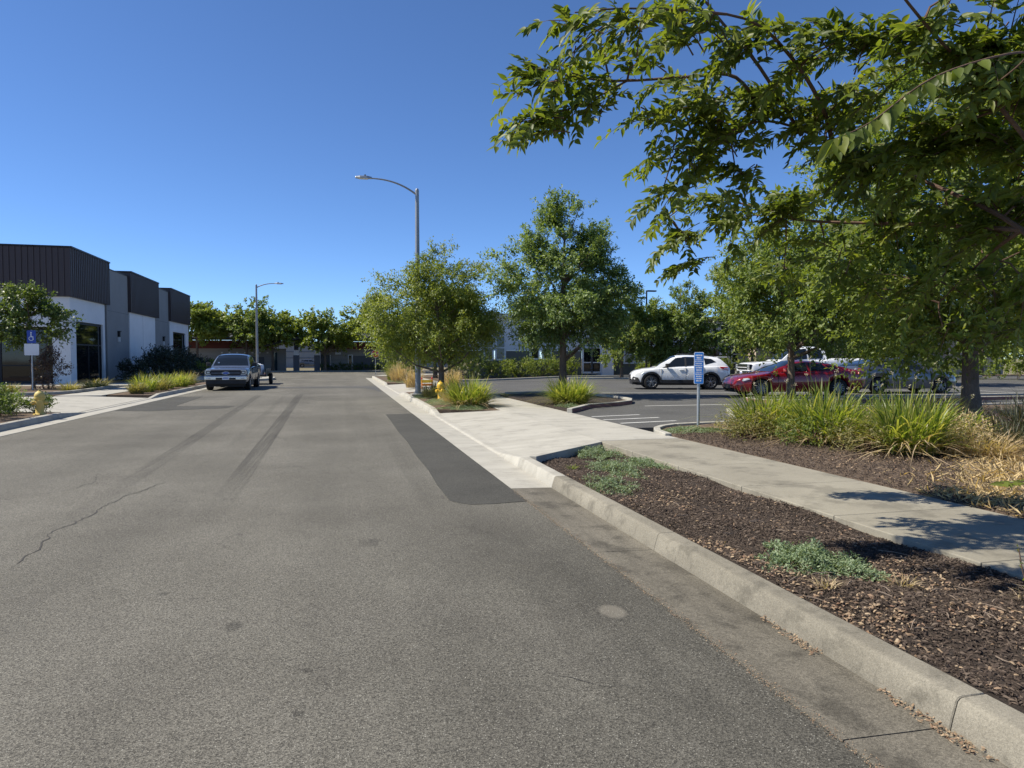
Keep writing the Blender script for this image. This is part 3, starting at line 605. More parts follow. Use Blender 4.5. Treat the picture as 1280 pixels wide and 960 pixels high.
scatter_chips('bark_mulch', [(2.74, .6), (4.33, .6), (4.33, 11.2), (2.74, 9.7)], 90000, mz, 'chips', .024, .0062, 'dark shredded bark mulch covering the verge bed', 'mulch', 1.35)
scatter_chips('bark_mulch', [(5.92, 4.2), (8.2, 4.5), (9.6, 9.0), (9., 12.8), (6.3, 12.2), (5.92, 11.6)], 30000, lambda x, y: .155, 'chips', .030, .009, 'dark bark mulch in front of the strap-leaved clumps', 'mulch')
scatter_chips('leaf_litter', [(2.74, .8), (4.33, .8), (4.33, 9.5), (2.74, 9.3)], 800, lambda x, y: mz(x, y) + .012, 'litter', .024, .010, 'dry tan leaf litter lying on the mulch', 'leaf litter', 1.5)
scatter_chips('leaf_litter', [(2.74, 2.8), (2.98, 2.8), (2.95, 5.2), (2.74, 5.2)], 300, lambda x, y: mz(x, y) + .012, 'litter', .026, .011, 'dry orange leaf litter caught behind the kerb', 'leaf litter')
scatter_chips('leaf_litter', [(2.42, 2.15), (2.50, 2.15), (2.50, 2.75), (2.45, 2.75)], 260, lambda x, y: .004, 'litter', .014, .007, 'reddish leaf debris in the gutter nearest the camera', 'leaf litter')
scatter_chips('leaf_litter', [(2.42, 3.15), (2.50, 3.15), (2.50, 3.7), (2.46, 3.7)], 200, lambda x, y: .004, 'litter', .013, .007, 'pink leaf debris in the gutter by the groundcover', 'leaf litter')
scatter_chips('leaf_litter', [(5.92, 4.), (10., 4.), (10, 9.4), (6.4, 9.)], 2600, lambda x, y: .158, 'litter', .026, .010, 'dry leaf litter below the strap-leaved clumps', 'leaf litter')
scatter_chips('gutter_grit', [(1.965, .8), (2.035, .8), (2.03, 8.), (1.97, 8.)], 3000, lambda x, y: .006, 'litter', .006, .004, 'fine tan grit along the asphalt edge', 'grit', 1.4)
m = MB(); rs = random.Random(9)
for _ in range(150):
    x, y = rs.uniform(2.8, 4.3), .9 + 8.6 * rs.random() ** 1.4; a = rs.random() * 6.28; l = rs.uniform(.05, .2); z = mz(x, y) + .016
    p = Vector((x, y, z)); q = p + Vector((l * math.cos(a), l * math.sin(a), rs.uniform(-.004, .012))); m.tube([p, p.lerp(q, .5) + Vector((rs.gauss(0, .008), rs.gauss(0, .008), .004)), q], [.0035, .003, .0015], 4)
tag(m.build('fallen_twigs', 'twig_pale'), 'thin pale fallen twigs strewn on the mulch', 'twigs', None, 'stuff')
for i, (cx, cy, r_, nn, lab) in enumerate(((3.0, 3.35, .22, 170, 'tan leaf litter patch between near mat and kerb'), (3.75, 3.9, .25, 150, 'tan leaf litter patch right of the near mat'), (3.5, 3.0, .3, 170, 'brown leaf litter patch at the lower right of the mulch'), (3.3, 6.6, .3, 120, 'brown leaf litter patch in the mid mulch bed'))):
    scatter_chips('leaf_litter', [(cx + r_ * math.cos(t) * (1 + .3 * math.sin(3 * t)), cy + r_ * 1.3 * math.sin(t)) for t in [6.283 * k / 14 for k in range(14)]], int(nn * 1.2), lambda x, y: mz(x, y) + .014, 'litter', .024, .010, lab, 'leaf litter')
n = 26000; P = np.stack([rng.uniform(5.95, 12.5, n), rng.uniform(4.0, 9.2, n)], 1)
keep = (P[:, 0] * .8 - (P[:, 1] - 5.3) * 1.0 > 4.65 + rng.normal(size=n) * .5) | ((np.hypot(P[:, 0] - 6.3, P[:, 1] - 5.7) < .5) & (rng.random(n) < .7)); P = P[keep]; n = len(P)
o = leaf_mesh('dry_grass', np.c_[P, np.full(n, .15)], rdir(n) * np.array([1, 1, .5]) + np.array([0, 0, .32]), rdir(n), rng.uniform(.06, .2, n), rng.uniform(.004, .008, n), 'straw', None)
tag(o, 'bleached straw-coloured dry grass behind the shaded pavement', 'dry grass', None, 'stuff')
sheet('dry_ground', [(6.6, 4.2), (20, 4.2), (20, 9.8), (9.4, 9.2), (8.4, 7.9), (6.6, 6.1), (6.0, 5.2)], .156, 'dry_ground', 'bare tan dry ground at the right edge', 'ground')

# ================================================================== BUILDINGS
def part(name, mat, parent, *boxes, bevel=0.):
    m = MB()
    for b in boxes: m.box(*b)
    return m.build(name, mat, parent, bevel=bevel)
def parts(name, mat, parent, *boxes):
    for q in boxes: part(name, mat, parent, q)
def ribbed(parent, face, a0, a1, p, z0, z1, pitch=.30, name='cladding'):
    """standing-rib metal cladding on a plane: face 'x' = faces +x at x=p along y; 'y' = faces -y at y=p along x"""
    m = MB(); n = int(round((a1 - a0) / pitch)); pitch = (a1 - a0) / n; pts = []
    for i in range(n):
        s = a0 + i * pitch
        pts += [(s, 0), (s + pitch * .70, 0), (s + pitch * .74, .045), (s + pitch * .94, .045), (s + pitch * .98, 0)]
    pts.append((a1, 0)); V = []
    for s, o in pts:
        for z in (z0, z1): V.append((p + o, s, z) if face == 'x' else (s, p - o, z))
    m.add(V, [(2 * i, 2 * i + 2, 2 * i + 3, 2 * i + 1) for i in range(len(pts) - 1)])
    return m.build(name, 'cladding', parent)
b = empty('industrial_building', (0, 0, 0), 0, 'long industrial building with dark ribbed metal bands and white walls at left', 'building')
X0 = -14.7
parts('wall', 'stucco_white', b, (-40, -15.62, 44.0, 44.35, 3.35, 5.04), (-15.6, X0, 44.0, 44.9, .1, 3.72), (-15.6, X0, 44.0, 49.98, 3.72, 5.04), (-15.0, X0, 49.6, 49.98, .1, 3.72))
parts('wall', 'stucco_grey', b, (-15.3, X0 - .06, 50.0, 55.48, .1, 7.45), (-15.3, X0 - .06, 62.65, 67.68, .1, 7.45))
parts('wall', 'stucco_white', b, (-15.3, X0, 55.5, 62.62, .1, 4.9), (-15.3, X0, 67.7, 68.9, .1, 4.9), (-15.3, X0, 68.9, 74.1, 4.0, 4.9), (-15.3, X0, 74.1, 75.5, .1, 4.9))
parts('wall', 'stucco_grey', b, (-40, -15.32, 50.5, 75.4, 5.05, 7.3), (-40, -15.8, 44.6, 50.4, 5.06, 7.5), (-40, -15.32, 75.0, 75.45, .1, 7.3))
for (y0, y1) in ((44.0, 50.5), (55.5, 63.2), (67.7, 75.6)):
    part('cladding_box', 'cladding', b, (-15.55, X0 + .16, y0 - .16, y1, 5.045 if y0 < 50 else 4.905, 7.75))
    ribbed(b, 'x', y0 - .15, y1 - .02, X0 + .163, 5.05 if y0 < 50 else 4.91, 7.74)
    part('coping', 'metal_dark', b, (-15.6, X0 + .24, y0 - .24, y1 + .03, 7.752, 7.84))
part('cladding_box', 'cladding', b, (-40, -15.56, 43.84, 44.3, 5.045, 7.75)); ribbed(b, 'y', -39.9, X0 + .15, 43.835, 5.05, 7.74)
part('coping', 'metal_dark', b, (-40, -15.62, 43.76, 44.34, 7.753, 7.84))
for (y0, y1, z1) in ((44.92, 49.58, 3.70), (68.92, 74.08, 3.98)):
    f = part('window', 'metal_dark', b, (X0 - .22, X0 - .10, y0, y0 + .12, .15, z1), (X0 - .22, X0 - .10, y1 - .12, y1, .15, z1), (X0 - .22, X0 - .10, y0 + .12, y1 - .12, z1 - .12, z1), (X0 - .22, X0 - .10, y0 + .12, y1 - .12, .15, .3),
             (X0 - .22, X0 - .10, y0 + .12, y1 - .12, 2.35, 2.43), (X0 - .22, X0 - .10, (y0 + y1) / 2 - .04, (y0 + y1) / 2 + .04, .3, 2.35))
    for (a, c, d, e) in ((y0 + .12, (y0 + y1) / 2 - .04, .3, 2.35), ((y0 + y1) / 2 + .04, y1 - .12, .3, 2.35), (y0 + .12, y1 - .12, 2.43, z1 - .12)):
        part('pane', 'glass_dark', f, (X0 - .18, X0 - .15, a, c, d, e))
# entrance glazing, set back behind the pillar
f = part('shopfront', 'metal_dark', b, (-40, -15.62, 44.85, 44.95, 3.2, 3.34), (-40, -15.62, 44.85, 44.95, .15, .3), *[(x - .05, x + .05, 44.85, 44.95, .3, 3.2) for x in np.arange(-39.5, -15.6, 1.5)], (-40, -15.62, 44.86, 44.94, 1.15, 1.22))
for x in np.arange(-39.5, -15.7, 1.5):
    part('pane', 'glass_dark', f, (x + .05, min(x + 1.45, -15.62), 44.89, 44.92, .3, 1.15)); part('pane', 'glass_dark', f, (x + .05, min(x + 1.45, -15.62), 44.89, 44.92, 1.22, 3.2))
part('ceiling', 'stucco_grey', b, (-40, -15.62, 44.35, 44.85, 3.36, 3.5))
part('wall_joint', 'far_wall_dark', b, (X0 - .07, X0 - .057, 50.02, 55.46, 4.72, 4.745)); part('wall_joint', 'far_wall_dark', b, (X0 - .07, X0 - .057, 62.67, 67.66, 4.72, 4.745)); part('wall_joint', 'far_wall_dark', b, (X0 - .01, X0 + .003, 58.95, 58.975, .2, 4.88))
part('coping', 'metal_dark', b, (-15.4, X0 - .02, 50.52, 55.30, 7.452, 7.5)); part('coping', 'metal_dark', b, (-15.4, X0 - .02, 63.25, 67.50, 7.452, 7.5))
m = MB(); m.tube([(X0 + .02, 50.3, .2), (X0 + .02, 50.3, 5.0)], .05, 8); m.build('downpipe', 'stucco_grey', b)
for y in (52.9, 65.4):
    l = part('wall_lamp', 'metal_dark', b, (X0 - .06, X0 + .08, y - .09, y + .09, 3.05, 3.4), (X0 - .06, X0 + .14, y - .12, y + .12, 3.4, 3.46)); part('lens', 'lens_white', l, (X0 - .05, X0 + .07, y - .08, y + .08, 2.72, 3.05))

# --- grey siding building behind the lot
g = empty('office_building', (0, 0, 0), 0, 'light grey sided office building with olive base behind the trees', 'building')
YB = 54.0
parts('wall', 'siding_light', g, (8.2, 21.9, YB, YB + .3, 2.2, 5.0), (21.9, 40, YB + .8, YB + 1.1, 2.45, 5.0), (20.85, 21.9, YB - .3, YB + .8, .15, 3.0))
parts('base_wall', 'stucco_olive', g, (8.2, 11.0, YB - .04, YB + .3, .1, 2.19), (12.75, 14.8, YB - .04, YB + .3, .1, 2.19), (16.6, 19.2, YB - .04, YB + .3, .1, 2.19), (11.0, 12.75, YB - .04, YB + .3, .1, 1.45), (14.8, 16.6, YB - .04, YB + .3, .1, 1.52), (21.92, 40, YB + .76, YB + 1.1, .1, 2.44))
part('roof', 'roof_dark', g, (8.0, 40.2, YB - .3, YB + 14, 5.0, 5.12)); part('cornice', 'trim_white', g, (8.0, 21.95, YB - .32, YB - .3, 4.84, 5.14))
def winbox(x0, x1, z0, z1, y, bars, mat='glass_dark', tw=.13):
    f = part('window', 'trim_white', g, (x0 - tw, x0, y - .08, y + .02, z0 - tw, z1 + tw), (x1, x1 + tw, y - .08, y + .02, z0 - tw, z1 + tw), (x0, x1, y - .08, y + .02, z0 - tw, z0), (x0, x1, y - .08, y + .02, z1, z1 + tw), *[(x0, x1, y - .07, y + .02, zb, zb + .09) for zb in bars])
    zs = [z0] + [v for zb in bars for v in (zb, zb + .09)] + [z1]
    for k in range(0, len(zs), 2): part('pane', mat, f, (x0, x1, y - .045, y - .03, zs[k], zs[k + 1]))
    return f
winbox(11.13, 11.71, 1.55, 3.3, YB - .04, [2.38]); winbox(12.08, 12.69, 1.55, 3.3, YB - .04, [2.38], 'glass_teal')
m = MB(); cx, rz = 12.385, 3.43
pts = [(cx - .305, rz)] + [(cx - .305 * math.cos(math.pi * i / 12), rz + .42 * math.sin(math.pi * i / 12)) for i in range(13)]
m.add([(x, YB - .05, z) for x, z in pts], [tuple(range(len(pts)))]); wf = m.build('arched_pane', 'glass_dark', g)
m = MB(); 
for i in range(12):
    a, b2 = math.pi * i / 12, math.pi * (i + 1) / 12; q = []
    for r0, t in ((.305, a), (.305, b2), (.43, b2), (.43, a)): q.append((cx - r0 * math.cos(t), YB - .1, rz + (r0 + .115) * math.sin(t)))
    m.add(q + [(x, YB, z) for x, y, z in q], [(0, 1, 2, 3), (7, 6, 5, 4), (0, 4, 5, 1), (1, 5, 6, 2), (2, 6, 7, 3), (3, 7, 4, 0)])
m.build('arch_trim', 'trim_white', g)
winbox(14.95, 15.48, 1.6, 2.35, YB - .04, []); winbox(15.95, 16.48, 1.6, 2.35, YB - .04, [])
winbox(19.35, 20.0, .5, 2.4, YB - .06, [1.2]); winbox(20.14, 20.78, .5, 2.4, YB - .06, [1.2])
for x in (23.3, 24.3, 27.4, 28.5, 32.3, 33.4): winbox(x, x + .7, 1.25, 2.6, YB + .72, [1.9])

# --- tan building far right
t = empty('tan_building', (0, 0, 0), 0, 'tan stucco building glimpsed behind the trees at right', 'building')
part('wall', 'tan_wall', t, (34, 60, 52, 60, -.1, 4.3)); part('roof', 'roof_dark', t, (33.6, 60.4, 51.6, 60.4, 4.3, 4.6))
for x in (37, 40, 43, 46, 49): f = part('window', 'trim_white', t, (x, x + 1.4, 51.95, 52.02, 1.1, 2.6)); part('pane', 'glass_dark', f, (x + .1, x + 1.3, 51.93, 51.96, 1.2, 2.5))

# --- far low building across the cross street
f0 = empty('low_building', (0, 0, 0), 0, 'low dark building with red fascia and open porch across the junction', 'building')
YF = 88.0
part('wall', 'far_wall_grey', f0, (-22, -6.3, YF, YF + .4, .0, 2.75)); part('wall', 'far_wall_dark', f0, (-13.2, -8.8, YF - .06, YF, .2, 1.75))
part('wall', 'far_wall_grey', f0, (-2.3, 9.5, YF, YF + .4, .0, 2.7)); parts('base_wall', 'far_wall_dark', f0, (-2.25, -1.0, YF - .05, YF, .0, 2.0), (1.6, 9.4, YF - .05, YF, .0, 1.9))
part('fascia', 'far_red', f0, (-22.3, -7.8, YF - .5, YF + .2, 2.76, 3.7)); part('fascia', 'far_red', f0, (-1.9, 9.8, YF - .5, YF + .2, 2.71, 3.62))
for i in range(8): part('ceiling_lamp', 'lens_white', f0, (-13.6 + i * .85, -13.4 + i * .85, YF - .1, YF - .06, 2.18, 2.34))
m = MB(); 
m.add([(-22.6, YF - 1.2, 3.72), (-8.4, YF - 1.2, 3.72), (-8.4, YF + 3, 4.5), (-22.6, YF + 3, 4.5), (-22.6, YF - 1.2, 3.95), (-8.4, YF - 1.2, 3.95), (-8.4, YF + 3, 4.7), (-22.6, YF + 3, 4.7)], [(0, 1, 2, 3), (4, 5, 6, 7), (0, 1, 5, 4), (1, 2, 6, 5), (2, 3, 7, 6), (3, 0, 4, 7)]); m.build('roof', 'roof_dark', f0)
m = MB(); m.add([(-2.2, YF - 1.2, 3.64), (10.2, YF - 1.2, 3.64), (10.2, YF + 3, 4.5), (-2.2, YF + 3, 4.5), (1.2, YF - 1.2, 4.0), (4.5, YF - 1.2, 3.9), (4.5, YF + 3, 4.9), (1.2, YF + 3, 4.9)], [(0, 1, 2, 3), (4, 5, 6, 7), (0, 1, 5, 4), (1, 2, 6, 5), (2, 3, 7, 6), (3, 0, 4, 7)]); m.build('roof', 'roof_dark', f0)
# porch roof: low gable rising to the right
m = MB(); m.add([(-8.8, YF - 3.2, 2.85), (-3.4, YF - 3.2, 4.12), (-1.2, YF - 3.2, 3.75), (-1.2, YF + 2, 3.75), (-3.4, YF + 2, 4.12), (-8.8, YF + 2, 2.85), (-8.8, YF - 3.2, 3.05), (-3.4, YF - 3.2, 4.45), (-1.2, YF - 3.2, 4.05), (-1.2, YF + 2, 4.05), (-3.4, YF + 2, 4.45), (-8.8, YF + 2, 3.05)],
     [(0, 1, 4, 5), (1, 2, 3, 4), (6, 7, 10, 11), (7, 8, 9, 10), (0, 1, 7, 6), (1, 2, 8, 7), (5, 4, 10, 11), (4, 3, 9, 10), (0, 5, 11, 6), (2, 3, 9, 8)]); m.build('porch_roof', 'roof_dark', f0)
for x, zt in ((-5.3, 3.3), (-2.95, 3.6)):
    p = part('pillar', 'far_wall_dark', f0, (x, x + .66, YF - 2.8, YF - 2.1, 0, 1.95)); part('cap', 'trim_white', p, (x + .06, x + .6, YF - 2.74, YF - 2.16, 1.95, 2.55)); part('beam', 'metal_dark', p, (x + .1, x + .56, YF - 2.7, YF - 2.2, 2.55, zt))
for (x0, x1, z0, z1) in ((-1.2, -1.05, .75, 2.0), (.95, 1.55, .6, 2.05)): 
    wq = part('window', 'trim_white', f0, (x0, x1, YF - .1, YF - .02, z0, z1)); part('pane', 'glass_dark', wq, (x0 + .12 if x1 - x0 > .3 else x0 + .05, x1 - .14 if x1 - x0 > .3 else x1 - .05, YF - .13, YF - .11, z0 + .1, z1 - .12))
part('sign_panel', 'sign_white', f0, (-.55, .12, YF - .1, YF - .03, 2.05, 2.33)); part('glass_door', 'glass_teal', f0, (-7.9, -7.3, YF - .12, YF - .04, .1, 2.3))
wb = empty('warehouse', (0, 0, 0), 0, 'pale warehouse seen through the porch opening', 'building')
part('wall', 'stucco_grey', wb, (-30, 20, 130, 140, -.1, 4.2)); part('roof', 'roof_dark', wb, (-30.3, 20.3, 129.6, 140.4, 4.2, 4.5)); parts('band', 'far_wall_dark', wb, (-30, 20, 129.95, 129.99, 1.6, 1.75), (-30, 20, 129.95, 129.99, 2.7, 2.85))

# ================================================================== POLES, SIGNS, HYDRANTS
def street_lamp(label, x, y, h, arm, rise, sgn, r0=.095):
    root = empty('street_lamp', (x, y, .14), 0, label, 'street lamp', 'street lamps')
    ft = MB().box(-.28, .28, -.28, .28, -.1, .05).build('footing', 'concrete_new', root, bevel=.015)
    m = MB(); m.tube([(0, 0, .05), (0, 0, .09)], .19, 12); 
    for k in range(4): a = math.pi / 4 + k * math.pi / 2; m.tube([(.15 * math.cos(a), .15 * math.sin(a), .09), (.15 * math.cos(a), .15 * math.sin(a), .14)], .018, 6)
    m.build('base_plate', 'metal_pole', root)
    m = MB(); m.tube([(0, 0, .06), (0, 0, h * .5), (0, 0, h)], [r0, r0 * .82, r0 * .64], 14); m.lathe([(r0 * .66, h), (r0 * .7, h + .02), (r0 * .45, h + .1), (.01, h + .12)], 14); m.build('pole', 'metal_pole', root, smooth=True)
    MB().box(-.05, .05, -r0 - .012, -r0 + .02, .45, .75).build('hand_hole', 'metal_pole', root)
    pts = []
    for i in range(13):
        t = i / 12; pts.append((sgn * (.03 + arm * t), 0, h - .12 + rise * (1 - (1 - t) ** 2.4)))
    m = MB(); m.tube(pts, [.038 - .012 * i / 12 for i in range(13)], 8); m.build('arm', 'metal_pole', root, smooth=True)
    ex, _, ez = pts[-1]
    hd = MB(); prof = [(0, .06, .05), (.18, .11, .075), (.45, .13, .06), (.62, .08, .04)]
    V = []
    for d, wd, ht in prof: V += [(ex + sgn * (d - .05), -wd, ez - .02), (ex + sgn * (d - .05), wd, ez - .02), (ex + sgn * (d - .05), wd * .7, ez + ht), (ex + sgn * (d - .05), -wd * .7, ez + ht)]
    F = [(0, 1, 2, 3), (12, 13, 14, 15)]
    for i in range(3):
        for k in range(4): F.append((4 * i + k, 4 * i + (k + 1) % 4, 4 * i + 4 + (k + 1) % 4, 4 * i + 4 + k))
    hd.add(V, F); ho = hd.build('lamp_head', 'metal_galv', root, bevel=.01)
    MB().box(min(ex + sgn * .1, ex + sgn * .45), max(ex + sgn * .1, ex + sgn * .45), -.09, .09, ez - .04, ez - .021).build('lens', 'lens_white', ho)
    MB().lathe([(.035, ez + .06), (.035, ez + .12), (.02, ez + .13)], 8, (ex + sgn * .2, 0, 0)).build('photocell', 'metal_dark', ho)
    return root
street_lamp('tall grey street lamp with curved arm beside the yellow hydrant', 2.98, 27.5, 7.95, 1.75, .52, -1, .115)
street_lamp('distant street lamp with arm pointing right behind the silver truck', -5.9, 54.2, 6.75, 1.3, .32, 1, .1)
ll = empty('parking_lamp', (22.3, 48.3, .15), 0, 'black parking lot lamp with flat heads rising behind the trees', 'lamp post')
m = MB(); m.tube([(0, 0, 0), (0, 0, 6.5)], [.07, .055], 10); m.build('pole', 'metal_dark', ll, smooth=True)
MB().box(.0, .75, -.16, .16, 6.42, 6.52).build('lamp_head', 'metal_dark', ll, bevel=.03); MB().box(-.75, -.0, -.16, .16, 5.9, 6.0).build('lamp_head', 'metal_dark', ll, bevel=.03)
def rrect(x0, x1, z0, z1, r, n=5):
    P = []
    for cx, cz, a in ((x1 - r, z1 - r, 0), (x0 + r, z1 - r, 90), (x0 + r, z0 + r, 180), (x1 - r, z0 + r, 270)):
        for i in range(n + 1): t = R(a + 90 * i / n); P.append((cx + r * math.cos(t), cz + r * math.sin(t)))
    return P
def plate(mb, P, y0, y1):
    n = len(P); mb.add([(x, y0, z) for x, z in P] + [(x, y1, z) for x, z in P], [tuple(range(n)), tuple(range(n, 2 * n))[::-1]] + [(i, (i + 1) % n, n + (i + 1) % n, n + i) for i in range(n)]); return mb
sg = empty('info_sign', (6.93, 12.55, .15), R(-22), 'tall narrow blue sign with white text rows on a grey post', 'sign')
m = MB(); m.tube([(0, .03, -.02), (0, .03, 1.55)], .03, 12); m.build('post', 'metal_galv', sg, smooth=True)
m = MB(); plate(m, rrect(-.095, .095, .92, 1.555, .025), -.004, .0); bo = m.build('panel', 'sign_white', sg)
m = MB(); plate(m, rrect(-.084, .084, .931, 1.544, .02), -.008, -.0042); m.build('blue_face', 'sign_blue', bo)
m = MB(); r2 = random.Random(5); z = 1.505
for k, (wd, hh) in enumerate(((.13, .028), (.09, .03), (.14, .016), (.15, .016), (.13, .022), (.15, .016), (.12, .03), (.10, .032), (.12, .016), (.13, .024), (.11, .024), (.12, .022), (.10, .03))):
    x = -wd / 2
    while x < wd / 2 - .006:
        l = r2.uniform(.010, .026); m.box(x, min(x + l, wd / 2), -.0098, -.0082, z - hh, z); x += l + r2.uniform(.004, .008)
    z -= hh + .019
m.build('lettering', 'sign_white', bo)
for zz in (1.0, 1.48): MB().lathe([(.009, -.011), (.007, -.014)], 8, (0, 0, zz), 'y').build('bolt', 'metal_galv', sg)
# left accessible parking sign
sp = empty('parking_sign', (-13.45, 35.6, .16), R(10), 'blue accessible parking sign above a white panel by the left entrance', 'sign')
m = MB(); m.tube([(0, .04, -.02), (0, .04, 2.7)], .03, 8); m.build('post', 'metal_galv', sp, smooth=True)
m = MB(); plate(m, rrect(-.17, .17, 2.1, 2.68, .04), -.006, 0); q = m.build('symbol_panel', 'sign_deepblue', sp)
m = MB(); m.lathe([(.03, -.009), (.03, -.0065)], 10, (-.01, 0, 2.58), 'y'); m.box(-.03, .005, -.009, -.0065, 2.40, 2.54); m.box(-.0295, .075, -.0095, -.007, 2.37, 2.41); m.box(.045, .0755, -.0088, -.006, 2.26, 2.3695)
for i in range(14):
    a0, a1 = R(100 + 18 * i), R(100 + 18 * (i + 1))
    m.add([(-.01 + r_ * math.cos(a), -.0085, 2.31 + r_ * math.sin(a)) for r_, a in ((.075, a0), (.075, a1), (.098, a1), (.098, a0))], [(0, 1, 2, 3)])
m.build('wheelchair_symbol', 'sign_white', q)
m = MB(); plate(m, rrect(-.28, .28, 1.56, 2.08, .03), -.006, 0); m.build('lower_panel', 'sign_white', sp)
# far stop sign
st = empty('stop_sign', (3.05, 62.6, .14), R(-4), 'small red octagonal stop sign at the far corner', 'sign')
m = MB(); m.tube([(0, .04, 0), (0, .04, 2.15)], .03, 8); m.build('post', 'metal_galv', st)
m = MB(); plate(m, [(.36 * math.cos(R(22.5 + 45 * i)), 1.85 + .36 * math.sin(R(22.5 + 45 * i))) for i in range(8)], -.004, 0); q = m.build('border', 'sign_white', st)
m = MB(); plate(m, [(.335 * math.cos(R(22.5 + 45 * i)), 1.85 + .335 * math.sin(R(22.5 + 45 * i))) for i in range(8)], -.008, -.0045); m.build('red_face', 'sign_red', q)
def text(s, size, loc, mat, parent, depth=.002):
    cu = bpy.data.curves.new('lettering', 'FONT'); cu.body = s; cu.size = size; cu.align_x = 'CENTER'; cu.align_y = 'CENTER'; cu.extrude = depth
    tmp = bpy.data.objects.new('lettering_curve', cu); col.objects.link(tmp); dg = bpy.context.evaluated_depsgraph_get(); me = bpy.data.meshes.new_from_object(tmp.evaluated_get(dg)); bpy.data.objects.remove(tmp)
    me.transform(Matrix.Translation(loc) @ Matrix.Rotation(R(90), 4, 'X')); me.materials.clear(); return link('lettering', me, mat, parent)
text('STOP', .24, (0, -.011, 1.85), 'sign_white', q)
def hydrant(label, x, y, mat, z=.13, s=1.):
    root = empty('fire_hydrant', (x, y, z), R(20), label, 'hydrant', 'fire hydrants')
    m = MB(); m.lathe([(.16, -.03), (.16, .03), (.12, .035), (.105, .06), (.10, .08), (.10, .40), (.115, .41), (.115, .44), (.135, .445), (.135, .475), (.12, .48)], 18); m.build('barrel', mat, root, smooth=True)
    m = MB(); m.lathe([(.12, .481), (.128, .50), (.12, .56), (.095, .61), (.05, .645), (.035, .65), (.03, .69), (.0, .69)], 18); m.build('bonnet', mat, root, smooth=True)
    for ang, r_, l in ((R(-90), .075, .2), (R(0), .055, .18), (R(180), .055, .18)):
        mm = MB(); d = Vector((math.cos(ang), math.sin(ang), 0)); c = Vector((0, 0, .34))
        mm.tube([c, c + d * (l - .06)], r_ * .8, 12); mm.tube([c + d * (l - .06), c + d * l], r_, 12); mm.tube([c + d * l, c + d * (l + .03)], r_ * .35, 5); mm.build('nozzle', mat, root, smooth=True)
    mm = MB()
    for k in range(8): a = k * math.pi / 4; mm.tube([(.14 * math.cos(a), .14 * math.sin(a), .03), (.14 * math.cos(a), .14 * math.sin(a), .05)], .013, 6)
    mm.build('flange_bolts', mat, root)
    if s != 1.: root.scale = (s, s, s)
    return root
hydrant('bright yellow fire hydrant in front of the olive-leaved tree', 3.38, 24.0, 'hydrant_yellow', .12, 1.0)
hydrant('pale weathered yellow hydrant among shrubs at the left kerb', -7.52, 20.3, 'hydrant_pale', .12, .95)
# small barricade / markers behind the hydrant, blue bin
bc = empty('barricade', (4.0, 33.0, .13), R(12), 'small orange and yellow barricade behind the hydrant shrubs', 'barricade')
MB().box(-.42, .42, -.02, .02, .42, .62).build('board', 'yellow_plastic', bc, bevel=.006); MB().box(-.40, .40, -.02, .02, .22, .36).build('board', 'orange_plastic', bc, bevel=.006)
for sx in (-1, 1):
    m = MB(); m.tube([(sx * .36, -.16, 0), (sx * .36, 0, .68)], .018, 6); m.tube([(sx * .36, .16, 0), (sx * .36, .0, .68)], .018, 6); m.build('leg', 'orange_plastic', bc)
    m = MB(); m.lathe([(.045, .66), (.05, .68), (.05, .75), (.03, .79)], 10, (sx * .36, 0, 0)); m.build('warning_light', 'sign_red', bc)
bc.scale = (.7, .7, .7)

# ================================================================== VEHICLES (local: x forward, y left, z up)
def lerp_tab(tab, x):
    if x <= tab[0][0]: return tab[0][1]
    for (a, va), (b_, vb) in zip(tab[:-1], tab[1:]):
        if x <= b_:
            t = (x - a) / (b_ - a); t2 = t * t * (3 - 2 * t); t = t * .65 + t2 * .35; return va + (vb - va) * t
    return tab[-1][1]
def wheel(root, x, y, r, wd, rimmat, out, spokes=5):
    s = 1 if out > 0 else -1
    m = MB(); m.lathe([(r * .66, -wd / 2), (r * .90, -wd / 2), (r * .985, -wd * .40), (r, -wd * .25), (r, wd * .25), (r * .985, wd * .40), (r * .90, wd / 2), (r * .66, wd / 2), (r * .64, 0), (r * .66, -wd / 2)], 28, (0, 0, 0), 'y', False)
    o = m.build('wheel', 'rubber', root, smooth=True); o.location = (x, y, r)
    m = MB(); m.lathe([(r * .63, -s * wd * .3), (r * .63, s * wd * .05)], 24, (0, 0, 0), 'y'); m.build('barrel', 'rim_dark', o, smooth=True)
    m = MB(); m.lathe([(r * .60, wd * .30 * s), (r * .66, wd * .44 * s), (r * .70, wd * .47 * s), (r * .70, wd * .40 * s)], 24, (0, 0, 0), 'y', False); m.build('rim_lip', rimmat, o, smooth=True)
    m = MB(); yo = s * wd * .44; 
    m.lathe([(r * .17, yo - s * .03), (r * .17, yo), (r * .10, yo + s * .012)], 12, (0, 0, 0), 'y')
    for k in range(spokes):
        a = 2 * math.pi * k / spokes + .3
        for da in (-.13, .13):
            c1, s1 = math.cos(a + da * 2.0), math.sin(a + da * 2.0); c2, s2 = math.cos(a + da * 1.6), math.sin(a + da * 1.6); wv = r * .045
            P = [(r * .12 * c1 - wv * s1, r * .12 * s1 + wv * c1), (r * .12 * c1 + wv * s1, r * .12 * s1 - wv * c1), (r * .66 * c2 + wv * 1.3 * s2, r * .66 * s2 - wv * 1.3 * c2), (r * .66 * c2 - wv * 1.3 * s2, r * .66 * s2 + wv * 1.3 * c2)]
            m.add([(px, yo, pz) for px, pz in P] + [(px, yo - s * .02, pz) for px, pz in P], [(0, 1, 2, 3), (7, 6, 5, 4), (0, 4, 5, 1), (1, 5, 6, 2), (2, 6, 7, 3), (3, 7, 4, 0)])
    m.build('rim', rimmat, o)
    return o
